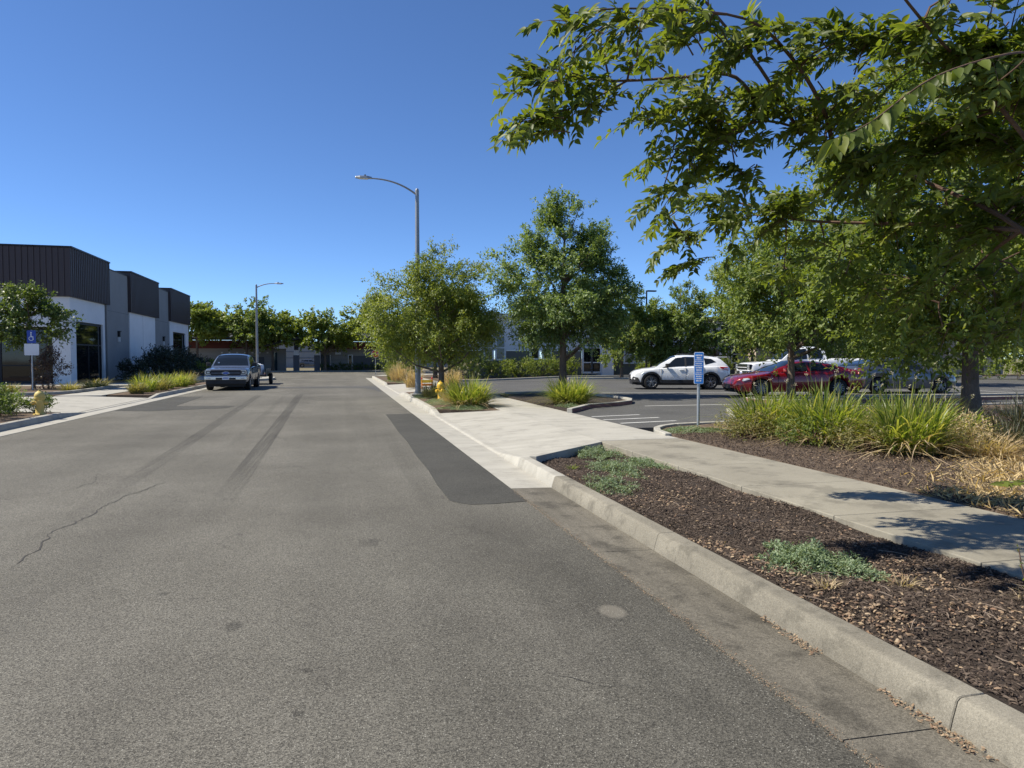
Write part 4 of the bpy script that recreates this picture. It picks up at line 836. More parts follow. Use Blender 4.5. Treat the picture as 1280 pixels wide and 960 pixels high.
def car(name, label, cat, loc, rz, S, group=None):
    root = empty(name, loc, rz, label, cat, group)
    L, W = S['L'], S['W']; h = L / 2; pm = S['paint']; xf, xr = S['axf'], S['axr']; rw = S['rw']; ra = rw + S.get('gap', .06)
    belt, wtab, zb0 = S['belt'], S['wid'], S['sill']
    xs = sorted(set([round(v, 3) for v in np.linspace(-h, h, 56)] + [round(c + ra * math.cos(math.pi * i / 10), 3) for c in (xf, xr) for i in range(11)]))
    def low(x):
        z = lerp_tab(zb0, x)
        for c in (xf, xr):
            d = abs(x - c)
            if d < ra: z = max(z, rw + math.sqrt(ra * ra - d * d) * S.get('archk', 1.0))
        return z
    def half(x): return lerp_tab(wtab, x) * W / 2
    V = []; ns = 0
    for x in xs:
        z0, z1, wv = low(x), lerp_tab(belt, x), half(x); crown = S.get('crown', .05); H = z1 - z0
        sec = [(wv * .90, z0 - .0), (wv * .965, z0 + H * .02), (wv * .995, z0 + H * .25), (wv, z0 + H * .52), (wv * .985, z0 + H * .80), (wv * .955, z0 + H * .95), (wv * .90, z1), (wv * .70, z1 + crown * .6), (wv * .35, z1 + crown * .95), (0, z1 + crown)]
        full = sec + [(-y, z) for y, z in sec[-2::-1]]; ns = len(full); V += [(x, y, z) for y, z in full]
    F = []
    for i in range(len(xs) - 1):
        for k in range(ns - 1): F.append((i * ns + k, i * ns + k + 1, (i + 1) * ns + k + 1, (i + 1) * ns + k))
    F += [tuple(range(ns)), tuple(range((len(xs) - 1) * ns, len(xs) * ns))[::-1]]
    m = MB(); m.add(V, F); m.build('body', pm, root, smooth=True)
    # underbody (dark)
    MB().box(-h + .25, h - .25, -W * .40, W * .40, .20, S.get('floor_top', .5)).build('underbody', 'plastic_black', root)
    # cabin shell
    roof = S['roof']; xa, xb = roof[0][0], roof[-1][0]; Hm = max(lerp_tab(roof, x) - lerp_tab(belt, x) for x in np.linspace(xa, xb, 30)); ti = S.get('tumble', .24)
    def gh(x, s, off=0.):
        zs = lerp_tab(belt, x) - .02; zt = max(zs + .012, lerp_tab(roof, x)); hh = zt - zs; wb = half(x) * .915; wt = wb - ti * (hh / Hm); k = .075 * min(1, hh / Hm)
        def P(s):
            if s <= .6: t = s / .6; return wb + (wt - wb) * t ** 1.15, zs + (zt - k - zs) * t
            t = (s - .6) / .4; return wt * (1 - t), zt - k + k * (1 - (1 - t) ** 2.6)
        y, z = P(s)
        if off:
            e = .01; y2, z2 = P(min(1, s + e)); y1, z1 = P(max(0, s - e)); ty, tz = y2 - y1, z2 - z1; l = math.hypot(ty, tz) + 1e-9; y += tz / l * off; z += -ty / l * off
        return y, z
    N = 40; V = []; ss = [0, .15, .3, .45, .58, .62, .68, .76, .88, 1.]
    cols = ss + [-s for s in ss[-2::-1]]; xs2 = np.linspace(xa, xb, N)
    for x in xs2:
        for s in cols: y, z = gh(x, abs(s)); V.append((x, y if (s >= 0 and s != 0 or s == 0) else -y, z))
    nc = len(cols); V2 = []
    for i, x in enumerate(xs2):
        for j, s in enumerate(cols):
            y, z = gh(x, abs(s)); V2.append((x, y if j < len(ss) else -y, z))
    F = [(i * nc + k, i * nc + k + 1, (i + 1) * nc + k + 1, (i + 1) * nc + k) for i in range(N - 1) for k in range(nc - 1)]
    F += [tuple(range(nc)), tuple(range((N - 1) * nc, N * nc))[::-1]]
    m = MB(); m.add(V2, F); m.build('cabin', pm, root, smooth=True)
    # side windows: quads in (x,s); both sides
    def patch(nm, corners, mat, sides=(1, -1), nu=8, nv=5, off=.006):
        (x00, s00), (x10, s10), (x11, s11), (x01, s01) = corners
        for sd in sides:
            m = MB(); V = []
            for j in range(nv + 1):
                for i in range(nu + 1):
                    u, v = i / nu, j / nv; x = (x00 * (1 - u) + x10 * u) * (1 - v) + (x01 * (1 - u) + x11 * u) * v; s = (s00 * (1 - u) + s10 * u) * (1 - v) + (s01 * (1 - u) + s11 * u) * v
                    y, z = gh(x, s, off); V.append((x, sd * y, z))
            m.add(V, [(j * (nu + 1) + i, j * (nu + 1) + i + 1, (j + 1) * (nu + 1) + i + 1, (j + 1) * (nu + 1) + i) for j in range(nv) for i in range(nu)]); m.build(nm, mat, root, smooth=True)
    for c in S['windows']: patch('side_window', c, 'car_glass')
    for c in S.get('pillars', []): patch('pillar', c, 'plastic_black', off=.008, nu=2)
    def across(nm, x0, x1, mat, s0=.66, off=.006, nx=10):
        m = MB(); V = []; sl = [s0 + (1 - s0) * i / 8 for i in range(9)]; cl = sl + [-s for s in sl[-2::-1]]
        for i in range(nx + 1):
            x = x0 + (x1 - x0) * i / nx
            for j, s in enumerate(cl): y, z = gh(x, abs(s), 0); V.append((x, (y if j < 9 else -y) , z + off))
        n = len(cl); m.add(V, [(i * n + k, i * n + k + 1, (i + 1) * n + k + 1, (i + 1) * n + k) for i in range(nx) for k in range(n - 1)]); m.build(nm, mat, root, smooth=True)
    across('windscreen', *S['screen'], 'car_glass', .63, .010)
    if 'rear' in S: across('rear_window', *S['rear'], 'car_glass', .64, .010)
    for x, side in ((xf, 1), (xf, -1), (xr, 1), (xr, -1)):
        wheel(root, x, side * (half(x) - S['tw'] / 2 - .005), rw, S['tw'], S.get('rim', 'rim_alloy'), side, S.get('spokes', 5))
    # arches trim
    if S.get('arch_trim'):
        for c in (xf, xr):
            for sd in (1, -1):
                m = MB(); V = []; n = 18
                for i in range(n + 1):
                    a = math.pi * (-.02 + 1.04 * i / n)
                    for rr, oo in ((ra - .012, .012), (ra + .075, .016)):
                        x = c + rr * math.cos(a); z = rw + rr * math.sin(a) * S.get('archk', 1.); V.append((x, sd * (half(x) + oo), z))
                m.add(V, [(2 * i, 2 * i + 2, 2 * i + 3, 2 * i + 1) for i in range(n)]); o = m.build('wheel_arch', 'plastic_black', root); o.modifiers.new('solid', 'SOLIDIFY').thickness = .03
    for sd in (1, -1):
        if S.get('sill_trim'):
            m = MB(); x0, x1 = xr + ra + .06, xf - ra - .06; wv = half(0); zl = lerp_tab(zb0, 0); m.box(x0, x1, sd * (wv - .10) if sd > 0 else -wv - .012, sd * wv + .012 if sd > 0 else -wv + .10, zl - .05, zl + .12); m.build('sill', 'plastic_black', root, bevel=.01)
        for (sx, z0, z1) in S.get('seams', []):
            wv = half(sx); MB().box(sx - .006, sx + .006, sd * wv - .03, sd * wv + .0035, z0, z1).build('door_seam', 'plastic_black', root)
        for hx in S.get('handles', []):
            zh = lerp_tab(belt, hx) - .12; MB().box(hx - .10, hx + .10, sd * (half(hx) * .985) - .02, sd * (half(hx) * .985) + .028, zh - .018, zh + .018).build('door_handle', S.get('handle_mat', pm), root, bevel=.008)
        mx_, mz_ = S['mirror']; yb = half(mx_) * .93
        m = MB(); q = [(mx_ + .10, sd * (yb + .03), mz_), (mx_ + .08, sd * (yb + .23), mz_ + .01), (mx_ - .05, sd * (yb + .26), mz_ + .02), (mx_ - .05, sd * (yb + .04), mz_ + .0)]
        m.add(q + [(x, y, z + S.get('mirror_h', .15)) for x, y, z in q], [(0, 1, 2, 3), (7, 6, 5, 4), (0, 4, 5, 1), (1, 5, 6, 2), (2, 6, 7, 3), (3, 7, 4, 0)]); m.box(mx_ - .02, mx_ + .05, min(sd * (yb - .06), sd * (yb + .06)), max(sd * (yb - .06), sd * (yb + .06)), mz_ - .03, mz_ + .03)
        m.build('mirror', S.get('mirror_mat', 'plastic_black'), root, bevel=.02)
    return root, half, lambda x: lerp_tab(belt, x), low
def endpatch(root, nm, mat, half, x, zs, yr, off=.012, depth=None):
    """panel wrapped on the front/rear end: list of (yfrac0,yfrac1,z0,z1)"""
    m = MB()
    for (y0, y1, z0, z1) in zs:
        d = .03; m.box(min(x, x + off), max(x, x + off), y0, y1, z0, z1)
    return m.build(nm, mat, root, bevel=.008)

# --- white crossover
SUV = dict(L=4.48, W=1.80, paint='paint_car_white', axf=1.34, axr=-1.33, rw=.345, tw=.225, gap=.055, archk=1.0,
  sill=[(-2.24, .55), (-2.1, .38), (-1.8, .34), (0, .33), (1.85, .32), (2.1, .36), (2.24, .48)],
  belt=[(-2.24, .98), (-2.18, 1.05), (-1.9, 1.09), (-1.0, 1.06), (0, 1.02), (.85, .99), (1.1, .98), (1.6, .93), (2.0, .84), (2.17, .74), (2.24, .62)],
  wid=[(-2.24, .78), (-2.1, .90), (-1.6, .985), (-1, 1.), (1.2, 1.), (1.8, .96), (2.08, .86), (2.24, .70)],
  roof=[(-2.17, 1.06), (-2.02, 1.25), (-1.80, 1.46), (-1.5, 1.53), (-.9, 1.58), (-.3, 1.60), (.1, 1.585), (.35, 1.53), (.75, 1.30), (1.22, .99)], tumble=.25, rim='rim_alloy', arch_trim=True, sill_trim=True,
  windows=[((-.18, .08), (.86, .06), (.22, .545), (-.18, .55)), ((-1.02, .10), (-.26, .08), (-.26, .55), (-.98, .54)), ((-1.62, .30), (-1.10, .12), (-1.06, .53), (-1.40, .50))], pillars=[((-.26, .06), (-.18, .06), (-.18, .56), (-.26, .56))],
  screen=(1.10, .22), rear=(-2.10, -1.84), seams=[(.88, .42, .95), (-.22, .40, 1.0), (-1.02, .75, 1.03)], handles=[-.02, -.95], mirror=(.62, 1.03), mirror_mat='plastic_black')
r, hf, bl, lo = car('crossover', 'white crossover with black wheel arch cladding crossing the lot', 'car', (15.45, 29.95, .15), R(162), SUV, 'cars in the parking lot')
part('front_bumper', 'plastic_black', r, (2.0, 2.20, -.60, .60, .22, .42), bevel=.03); part('grille', 'plastic_black', r, (2.16, 2.262, -.42, .42, .50, .68), bevel=.02)
part('rear_bumper', 'plastic_black', r, (-2.25, -2.05, -.66, .66, .30, .56), bevel=.03)
for s in (1, -1):
    m = MB(); m.add([(2.10, s * .70, .66), (1.80, s * .862, .70), (1.66, s * .885, .80), (2.08, s * .74, .75)], [(0, 1, 2, 3)]); o = m.build('headlight', 'lamp_clear', r); o.modifiers.new('t', 'SOLIDIFY').thickness = .02
    m = MB(); m.add([(2.22, s * .62, .36), (2.02, s * .78, .33), (1.88, s * .875, .34), (1.96, s * .85, .54), (2.16, s * .68, .60)], [(0, 1, 2, 3, 4)]); o = m.build('bumper_corner', 'plastic_black', r); o.modifiers.new('t', 'SOLIDIFY').thickness = .04; o.modifiers['t'].offset = 0
    m = MB(); m.add([(-2.25, s * .62, .88), (-2.14, s * .80, .89), (-1.78, s * .893, .98), (-1.74, s * .87, 1.04), (-2.12, s * .78, 1.02), (-2.22, s * .62, 1.01)], [(0, 1, 2, 5), (2, 3, 4, 5)]); o = m.build('tail_light', 'lamp_red', r); o.modifiers.new('t', 'SOLIDIFY').thickness = .05; o.modifiers['t'].offset = 0
    m = MB(); m.add([(-2.24, s * .70, .34), (-2.02, s * .86, .34), (-1.83, s * .905, .42), (-1.98, s * .89, .58), (-2.2, s * .72, .70)], [(0, 1, 2, 3, 4)]); o = m.build('bumper_corner', 'plastic_black', r); o.modifiers.new('t', 'SOLIDIFY').thickness = .04; o.modifiers['t'].offset = 0
    m = MB(); m.tube([(-1.2, s * .60, 1.585), (-1.15, s * .60, 1.63), (-.1, s * .60, 1.645), (0, s * .60, 1.60)], .016, 6); m.build('roof_rail', 'plastic_black', r)
part('spoiler', 'paint_car_white', r, (-2.14, -1.72, -.58, .58, 1.475, 1.505), bevel=.01)

# --- red sedan
SED = dict(L=5.02, W=1.88, paint='paint_car_red', axf=1.56, axr=-1.36, rw=.35, tw=.235, gap=.035,
  sill=[(-2.51, .50), (-2.3, .30), (-1.8, .22), (1.9, .20), (2.35, .22), (2.51, .36)],
  belt=[(-2.51, .86), (-2.42, 1.0), (-2.1, 1.05), (-1.4, 1.03), (0, .97), (.9, .95), (1.2, .93), (1.9, .84), (2.3, .73), (2.46, .62), (2.51, .52)],
  wid=[(-2.51, .76), (-2.3, .92), (-1.7, 1.), (1.2, .99), (1.9, .96), (2.3, .82), (2.51, .58)],
  roof=[(-2.02, 1.05), (-1.6, 1.19), (-1.1, 1.33), (-.5, 1.425), (-.1, 1.445), (.25, 1.41), (.7, 1.22), (1.28, .94)], tumble=.27, rim='rim_alloy', spokes=7,
  windows=[((-.22, .08), (.84, .06), (.18, .545), (-.22, .55)), ((-1.12, .10), (-.30, .08), (-.30, .55), (-.82, .54)), ((-1.48, .30), (-1.18, .14), (-.92, .52), (-1.1, .5))],
  screen=(1.16, .18), rear=(-1.9, -.85), seams=[(.95, .35, .9), (-.26, .32, .93), (-1.15, .5, .98)], handles=[-.10, -1.0], mirror=(.66, .98), mirror_mat='paint_car_red')
r, hf, bl, lo = car('sedan', 'dark red sedan parked behind the tree and grass clumps', 'car', (16.75, 23.25, .15), R(170), SED, 'cars in the parking lot')
r.scale = (1., 1., .95)
part('grille', 'plastic_black', r, (2.44, 2.513, -.30, .30, .30, .52), bevel=.03); part('splitter', 'plastic_black', r, (2.1, 2.40, -.60, .60, .18, .215), bevel=.01)
for s in (1, -1):
    m = MB(); m.add([(2.42, s * .50, .60), (2.2, s * .80, .62), (1.98, s * .885, .70), (2.05, s * .85, .745), (2.33, s * .66, .70)], [(0, 1, 2, 3, 4)]); o = m.build('headlight', 'lamp_clear', r); o.modifiers.new('t', 'SOLIDIFY').thickness = .03; o.modifiers['t'].offset = 0
    m = MB(); m.add([(2.44, s * .55, .26), (2.26, s * .78, .26), (2.24, s * .79, .42), (2.42, s * .58, .44)], [(0, 1, 2, 3)]); o = m.build('intake', 'plastic_black', r); o.modifiers.new('t', 'SOLIDIFY').thickness = .04; o.modifiers['t'].offset = 0
    m = MB(); m.add([(-2.50, s * .50, .86), (-2.36, s * .86, .87), (-2.1, s * .93, .90), (-2.12, s * .91, .97), (-2.38, s * .82, .99), (-2.47, s * .5, .98)], [(0, 1, 4, 5), (1, 2, 3, 4)]); o = m.build('tail_light', 'lamp_red', r); o.modifiers.new('t', 'SOLIDIFY').thickness = .04; o.modifiers['t'].offset = 0

# --- grey hatchback behind the red car, nose to the right
GH = dict(SED); GH.update(L=4.60, W=1.80, paint='paint_car_grey', axf=1.40, axr=-1.32, rw=.33,
  sill=[(-2.3, .50), (-2.1, .30), (-1.8, .22), (1.8, .20), (2.2, .24), (2.3, .36)],
  belt=[(-2.3, .96), (-2.2, 1.05), (-1.9, 1.08), (-1.2, 1.04), (0, .98), (.8, .95), (1.1, .93), (1.7, .84), (2.1, .72), (2.3, .55)],
  wid=[(-2.3, .78), (-2.1, .93), (-1.6, 1.), (1.1, .99), (1.7, .95), (2.1, .82), (2.3, .6)],
  roof=[(-2.22, 1.07), (-1.9, 1.22), (-1.3, 1.38), (-.6, 1.47), (-.1, 1.49), (.25, 1.45), (.65, 1.26), (1.25, .93)], screen=(1.14, .2), rear=(-2.1, -1.2),
  windows=[((-.22, .08), (.80, .06), (.20, .545), (-.22, .55)), ((-1.08, .10), (-.30, .08), (-.30, .55), (-.95, .54)), ((-1.60, .25), (-1.15, .14), (-1.02, .52), (-1.3, .5))], mirror=(.62, 1.0), mirror_mat='paint_car_grey', spokes=5)
r, hf, bl, lo = car('hatchback', 'blue-grey hatchback parked behind the tree trunk, nose to the right', 'car', (22.5, 24.35, .15), R(-8), GH, 'cars in the parking lot')
for s in (1, -1):
    m = MB(); m.add([(2.25, s * .5, .58), (2.02, s * .76, .60), (1.8, s * .85, .70), (2.1, s * .68, .70)], [(0, 1, 2, 3)]); o = m.build('headlight', 'lamp_clear', r); o.modifiers.new('t', 'SOLIDIFY').thickness = .03; o.modifiers['t'].offset = 0
    m = MB(); m.add([(-2.30, s * .55, .90), (-2.1, s * .84, .92), (-1.9, s * .885, .96), (-2.08, s * .84, 1.03), (-2.27, s * .55, 1.0)], [(0, 1, 2, 3, 4)]); o = m.build('tail_light', 'lamp_red', r); o.modifiers.new('t', 'SOLIDIFY').thickness = .04; o.modifiers['t'].offset = 0

# --- pickups
PU = dict(L=5.90, W=2.03, paint='paint_truck_silver', axf=1.98, axr=-1.72, rw=.405, tw=.265, gap=.07,
  sill=[(-2.95, .62), (-2.7, .52), (-2.2, .50), (2.5, .48), (2.8, .44), (2.95, .44)],
  belt=[(-2.95, 1.28), (-2.8, 1.34), (-.95, 1.34), (-.9, 1.27), (.2, 1.25), (1.1, 1.22), (1.3, 1.20), (2.2, 1.17), (2.75, 1.12), (2.92, 1.06), (2.95, .98)],
  wid=[(-2.95, .96), (-2.7, .985), (-1, 1.), (1.2, 1.), (2.3, .99), (2.75, .97), (2.90, .93), (2.95, .88)],
  roof=[(-.98, 1.30), (-.93, 1.72), (-.82, 1.88), (-.5, 1.93), (.1, 1.94), (.45, 1.90), (.72, 1.76), (1.42, 1.22)], tumble=.20, crown=.035, rim='rim_alloy', spokes=6,
  windows=[((.02, .08), (1.06, .06), (.58, .545), (.02, .55)), ((-.78, .10), (-.06, .08), (-.06, .55), (-.74, .54))], screen=(1.30, .50), rear=(-.975, -.90), seams=[(1.15, .55, 1.2), (-.02, .52, 1.22), (-.86, .52, 1.24)], handles=[.15, -.70], mirror=(.98, 1.24), mirror_h=.2, mirror_mat='plastic_black', floor_top=.75)
def truck_front(r, paint, grille='plastic_black', badge=True):
    part('grille', grille, r, (2.90, 2.972, -.66, .66, .80, 1.08), bevel=.015)
    part('grille_bar', paint, r, (2.95, 2.985, -.64, .64, .905, .935), bevel=.005); part('grille_bar', 'metal_dark', r, (2.955, 2.984, -.62, .62, .98, 1.0), (2.955, 2.984, -.62, .62, .85, .87))
    part('bumper', 'chrome', r, (2.78, 3.03, -.96, .96, .56, .76), bevel=.03)
    part('lower_valance', 'plastic_black', r, (2.74, 2.99, -.90, .90, .34, .555), bevel=.02)
    part('bumper_intake', 'plastic_black', r, (3.0, 3.036, -.45, .45, .58, .68), bevel=.01)
    for s in (1, -1):
        h_ = part('headlight', 'plastic_black', r, (2.82, 2.968, min(s * .665, s * .95), max(s * .665, s * .95), .82, 1.07), bevel=.02)
        part('lamp_strip', 'lamp_clear', h_, (2.96, 2.978, min(s * .68, s * .93), max(s * .68, s * .93), 1.02, 1.055), (2.96, 2.978, min(s * .89, s * .935), max(s * .89, s * .935), .85, 1.018), (2.96, 2.978, min(s * .68, s * .888), max(s * .68, s * .888), .84, .875))
        part('projector', 'lamp_clear', h_, (2.965, 2.98, min(s * .72, s * .85), max(s * .72, s * .85), .91, .985), bevel=.01)
        part('fog_lamp', 'lamp_clear', r, (3.0, 3.034, min(s * .66, s * .86), max(s * .66, s * .86), .60, .68), bevel=.01)
        part('tow_hook', 'metal_dark', r, (2.95, 3.02, s * .50 - .03, s * .50 + .03, .44, .52), bevel=.01)
    if badge:
        m = MB(); V = [(2.992, .17 * math.cos(a), .92 + .068 * math.sin(a)) for a in [2 * math.pi * i / 24 for i in range(24)]]; m.add(V, [tuple(range(24))]); e = m.build('badge', 'chrome', r); e.modifiers.new('t', 'SOLIDIFY').thickness = .008
        m = MB(); V = [(3.002, .15 * math.cos(a), .92 + .054 * math.sin(a)) for a in [2 * math.pi * i / 24 for i in range(24)]]; m.add(V, [tuple(range(24))]); m.build('badge_face', 'sign_deepblue', e)
    p = part('number_plate', 'sign_white', r, (3.036, 3.046, -.155, .155, .575, .735), bevel=.004)
    part('plate_print', 'sign_deepblue', p, *[(3.046, 3.0475, -.125 + .042 * i, -.098 + .042 * i, .62, .69) for i in range(6)])
def truck_bed(r):
    part('bed_cover', 'plastic_black', r, (-2.86, -1.02, -.80, .80, 1.372, 1.392), bevel=.005)
    part('tailgate', 'plastic_black', r, (-2.965, -2.94, -.62, .62, 1.02, 1.08))
    for s in (1, -1): part('tail_light', 'lamp_red', r, (-2.965, -2.88, min(s * .86, s * .985), max(s * .86, s * .985), .86, 1.24), bevel=.01)
    part('rear_bumper', 'chrome', r, (-3.05, -2.86, -.94, .94, .52, .70), bevel=.02)
    part('tow_bar', 'metal_dark', r, (-3.3, -2.95, -.05, .05, .42, .50))
r, hf, bl, lo = car('pickup_truck', 'silver-blue pickup truck facing the camera at the left kerb', 'truck', (-5.42, 39.35, 0), R(-90), PU)
r.scale = (1., 1.02, .94); truck_front(r, 'paint_truck_silver'); truck_bed(r); part('sticker', 'sign_white', r, (1.17, 1.19, -.62, -.54, 1.42, 1.48))
PW = dict(PU); PW.update(paint='paint_car_white', mirror_mat='plastic_black')
r, hf, bl, lo = car('pickup_truck', 'white pickup truck parked behind the red sedan', 'truck', (23.0, 31.3, .15), R(168), PW)
r.scale = (1., 1., 1.06); truck_front(r, 'paint_car_white', 'chrome', False); truck_bed(r)
# trailer behind the silver truck
tr = empty('utility_trailer', (-5.25, 45.3, 0), R(-90), 'small dark utility trailer carrying a white tank behind the pickup', 'trailer')
part('deck', 'metal_dark', tr, (-1.5, 1.3, -.95, .95, .48, .58), bevel=.01); part('drawbar', 'metal_dark', tr, (1.3, 2.75, -.05, .05, .46, .56))
part('side_rail', 'metal_dark', tr, (-1.5, 1.3, .90, .95, .58, .95)); part('side_rail', 'metal_dark', tr, (-1.5, 1.3, -.95, -.90, .58, .95))
for s in (1, -1):
    wheel(tr, -.2, s * 1.08, .34, .2, 'rim_alloy', s); o = MB().box(-.65, .25, min(s * .97, s * 1.2), max(s * .97, s * 1.2), .72, .76).build('mudguard', 'metal_dark', tr, bevel=.01)
    part('marker_lamp', 'lamp_red', tr, (1.28, 1.31, min(s * .82, s * .92), max(s * .82, s * .92), .62, .68))
m = MB(); m.lathe([(.05, .60), (.24, .60), (.27, .64), (.27, 1.10), (.23, 1.2), (.08, 1.23), (.08, 1.28)], 20, (.6, .5, 0)); o = m.build('white_tank', 'sign_white', None, smooth=True); o.location = (-5.25, 45.3, 0); o.rotation_euler = (0, 0, R(-90)); tag(o, 'white plastic tank standing on the trailer behind the pickup', 'tank')
# blue car beyond the porch
BC = dict(GH); BC.update(paint='paint_car_grey')
car('hatchback', 'tiny grey car parked beyond the far porch', 'car', (-4.9, 124, 0), R(0), BC)

# ================================================================== TREES AND PLANTS
tree('olive_tree', 'loose olive-green street tree behind the yellow hydrant', (3.75, 26.3, .12), 6.1,
     [(-.55, 0, 3.2, 2.1, 2.0, 1.35), (.4, .1, 4.3, 1.6, 1.6, 1.35), (.9, 0, 3.1, 1.25, 1.5, 1.2), (-1.4, -.1, 3.1, 1.1, 1.2, .85), (-.2, 0, 5.1, .75, .8, .75), (-1.3, .2, 4.1, 1.0, 1.0, .9), (.2, .2, 2.6, 1.5, 1.4, .7)],
     1500, 'leaf_olive', (.10, .034), 22, .62, .13, 1.0, droop=.45, cat='tree', upb=.25).scale = (.93, .93, .93)
tree('ash_tree', 'tall dense ash tree on the kerbed island', (8.05, 24.7, .2), 7.9,
     [(0, 0, 3.2, 1.8, 1.8, 1.0), (.2, 0, 4.4, 2.2, 2.1, 1.4), (.1, 0, 5.9, 1.5, 1.5, 1.3), (.1, 0, 7.0, .75, .8, .8), (-1.7, .1, 5.0, 1.0, 1.1, 1.5), (1.6, 0, 3.8, 1.0, 1.2, 1.4), (-.7, -.5, 2.9, 1.0, 1.1, .7), (.9, -.4, 2.9, 1.2, 1.2, .8), (-1.2, 0, 6.2, .55, .55, .7), (1.1, .2, 6.0, .7, .7, .8)],
     1750, 'leaf_ash', (.115, .04), 22, .55, .16, 1.3, droop=.3).scale = (.93, .93, .93)
ST = [('slender small tree with a pale thin trunk left of the white crossover', 18.9, 44.9, 6.7, 1.9), ('young conical tree directly behind the white crossover bonnet', 21.3, 45.3, 6.0, 1.5), ('conical tree behind the white crossover roof', 23.4, 45.0, 7.3, 1.9), ('tall conical tree behind the white crossover tail', 25.9, 44.6, 7.9, 2.1), ('bushy conical tree between crossover and white pickup', 28.6, 44.2, 8.3, 2.3)]
for i, (lab, x, y, h, r_) in enumerate(ST):
    tree('pistache_tree', lab, (x, y, .2), h, [(0, 0, h * .33, r_ * .9, r_ * .9, h * .14), (.1, 0, h * .5, r_, r_, h * .18), (-.1, 0, h * .68, r_ * .75, r_ * .75, h * .16), (.05, 0, h * .80, r_ * .5, r_ * .5, h * .15), (r_ * .5, 0, h * .6, r_ * .5, r_ * .5, h * .12), (-r_ * .55, 0, h * .55, r_ * .5, r_ * .5, h * .14)],
         560, 'leaf_mixed', (.16, .06), 18, .5, .10, h * .18, group='conical trees behind the lot', nlimb=22)
tree('pistache_tree', 'leafy tree whose trunk stands in front of the red sedan', (14.75, 20.5, .19), 6.2,
     [(0, 0, 2.8, 2.2, 2.1, 1.0), (.3, 0, 4.2, 2.2, 2.1, 1.2), (-.9, 0, 4.5, 1.3, 1.3, 1.1), (.2, 0, 5.4, 1.3, 1.3, .8), (1.5, 0, 3.5, 1.3, 1.4, 1.2), (-1.6, 0, 3.4, 1.0, 1.0, .9)], 1150, 'leaf_mixed', (.12, .042), 22, .6, .13, 1.4, droop=.4)
tree('shade_tree', 'large dark shade tree with stout trunk in the right planter', (14.85, 13.7, .15), 9.0,
     [(0, 0, 3.6, 3.2, 3.0, 1.3), (-1.8, 0, 3.6, 1.9, 2.0, 1.3), (-1.2, 0, 5.2, 2.4, 2.2, 1.6), (.8, 0, 5.6, 2.9, 2.6, 1.8), (-.2, 0, 7.3, 2.2, 2.0, 1.4), (1.8, 0, 4., 2.0, 2.0, 1.5), (-2.7, .2, 4.6, 1.0, 1.2, 1.2), (-1.5, .2, 6.6, 1.2, 1.2, 1.2), (2.4, 0, 7., 1.6, 1.6, 1.4), (-1.2, .4, 2.0, .9, .9, .8), (-2.4, .2, 3.2, 1.2, 1.2, .8), (-.3, -.6, 2.8, 1.3, 1.2, .7), (1.5, 0, 2.6, 1.3, 1.2, .7)],
     2900, 'leaf_shade', (.11, .04), 22, .6, .19, 1.8, droop=.4, nlimb=50)
sk = empty('tree_stake', (14.35, 13.45, .15), 0, 'thin dark wooden stake left of the stout tree trunk', 'stake'); m = MB(); m.tube([(0, 0, -.1), (.02, 0, 2.3)], .045, 8); m.build('post', 'wood_stake', sk); MB().box(0, .42, .03, .05, 1.7, 1.75).build('tie', 'rubber', sk)
tree('shade_tree', 'second shade tree behind the grey hatchback', (29.5, 31.5, .15), 7.0, [(0, 0, 3.4, 2.4, 2.4, 1.3), (.3, 0, 4.8, 2.3, 2.3, 1.4), (-.3, 0, 6, 1.6, 1.6, 1.)], 700, 'leaf_dark', (.17, .065), 18, .6, .2, 1.8)
tree('round_tree', 'bright yellow-green rounded tree at the far right edge', (45.0, 36.5, .1), 5.0, [(0, 0, 2.5, 2.2, 2.0, 1.4), (.5, 0, 3.5, 1.8, 1.8, 1.1), (-1.5, 0, 2.0, 1.4, 1.4, 1.1)], 520, 'leaf_bright', (.17, .07), 18, .5, .14, 1.)
shrub('hedge', 'clipped green hedge below the bright tree at far right', (46, 38.8, .1), [(x, 0, .7, 1.6, .8, .75) for x in np.arange(-14, 9, 2.2)], 900, 'leaf_bright', (.12, .06), 14, .3, 'hedge')
for i, (x, y, h, lab) in enumerate(((38, 43.5, 7., 'broad green tree behind the white pickup bed'), (33.5, 44.0, 7.8, 'tall green tree behind the white pickup cab'), (52, 47, 8., 'large background tree above the far right hedge'), (44, 49, 7.5, 'background tree in front of the tan building'))):
    tree('background_tree', lab, (x, y, .1), h, [(0, 0, h * .4, 2.4, 2.3, h * .2), (.4, 0, h * .6, 2.3, 2.2, h * .2), (-.3, 0, h * .82, 1.4, 1.4, h * .14)], 420, 'leaf_dark' if i % 2 else 'leaf_mixed', (.20, .08), 18, .65, .14, h * .22, group='trees behind the lot')
tree('young_tree', 'young tree in front of the left building entrance', (-13.9, 36.9, .16), 4.9, [(0, 0, 3.1, 1.5, 1.4, .8), (-1.1, 0, 3.0, 1.0, 1.0, .7), (1.0, 0, 3.0, .9, .9, .6), (.1, 0, 3.9, 1.0, 1.0, .7), (-.9, 0, 3.6, .8, .8, .7)], 430, 'leaf_dark', (.12, .06), 16, .5, .07, 1.5)
shrub('purple_shrub', 'brownish purple upright shrub under the young left tree', (-12.95, 36.0, .16), [(0, 0, .8, .55, .5, .8), (.1, 0, 1.4, .45, .45, .5), (.6, 0, .9, .2, .2, .3)], 200, 'leaf_purple', (.08, .05), 14, .35)
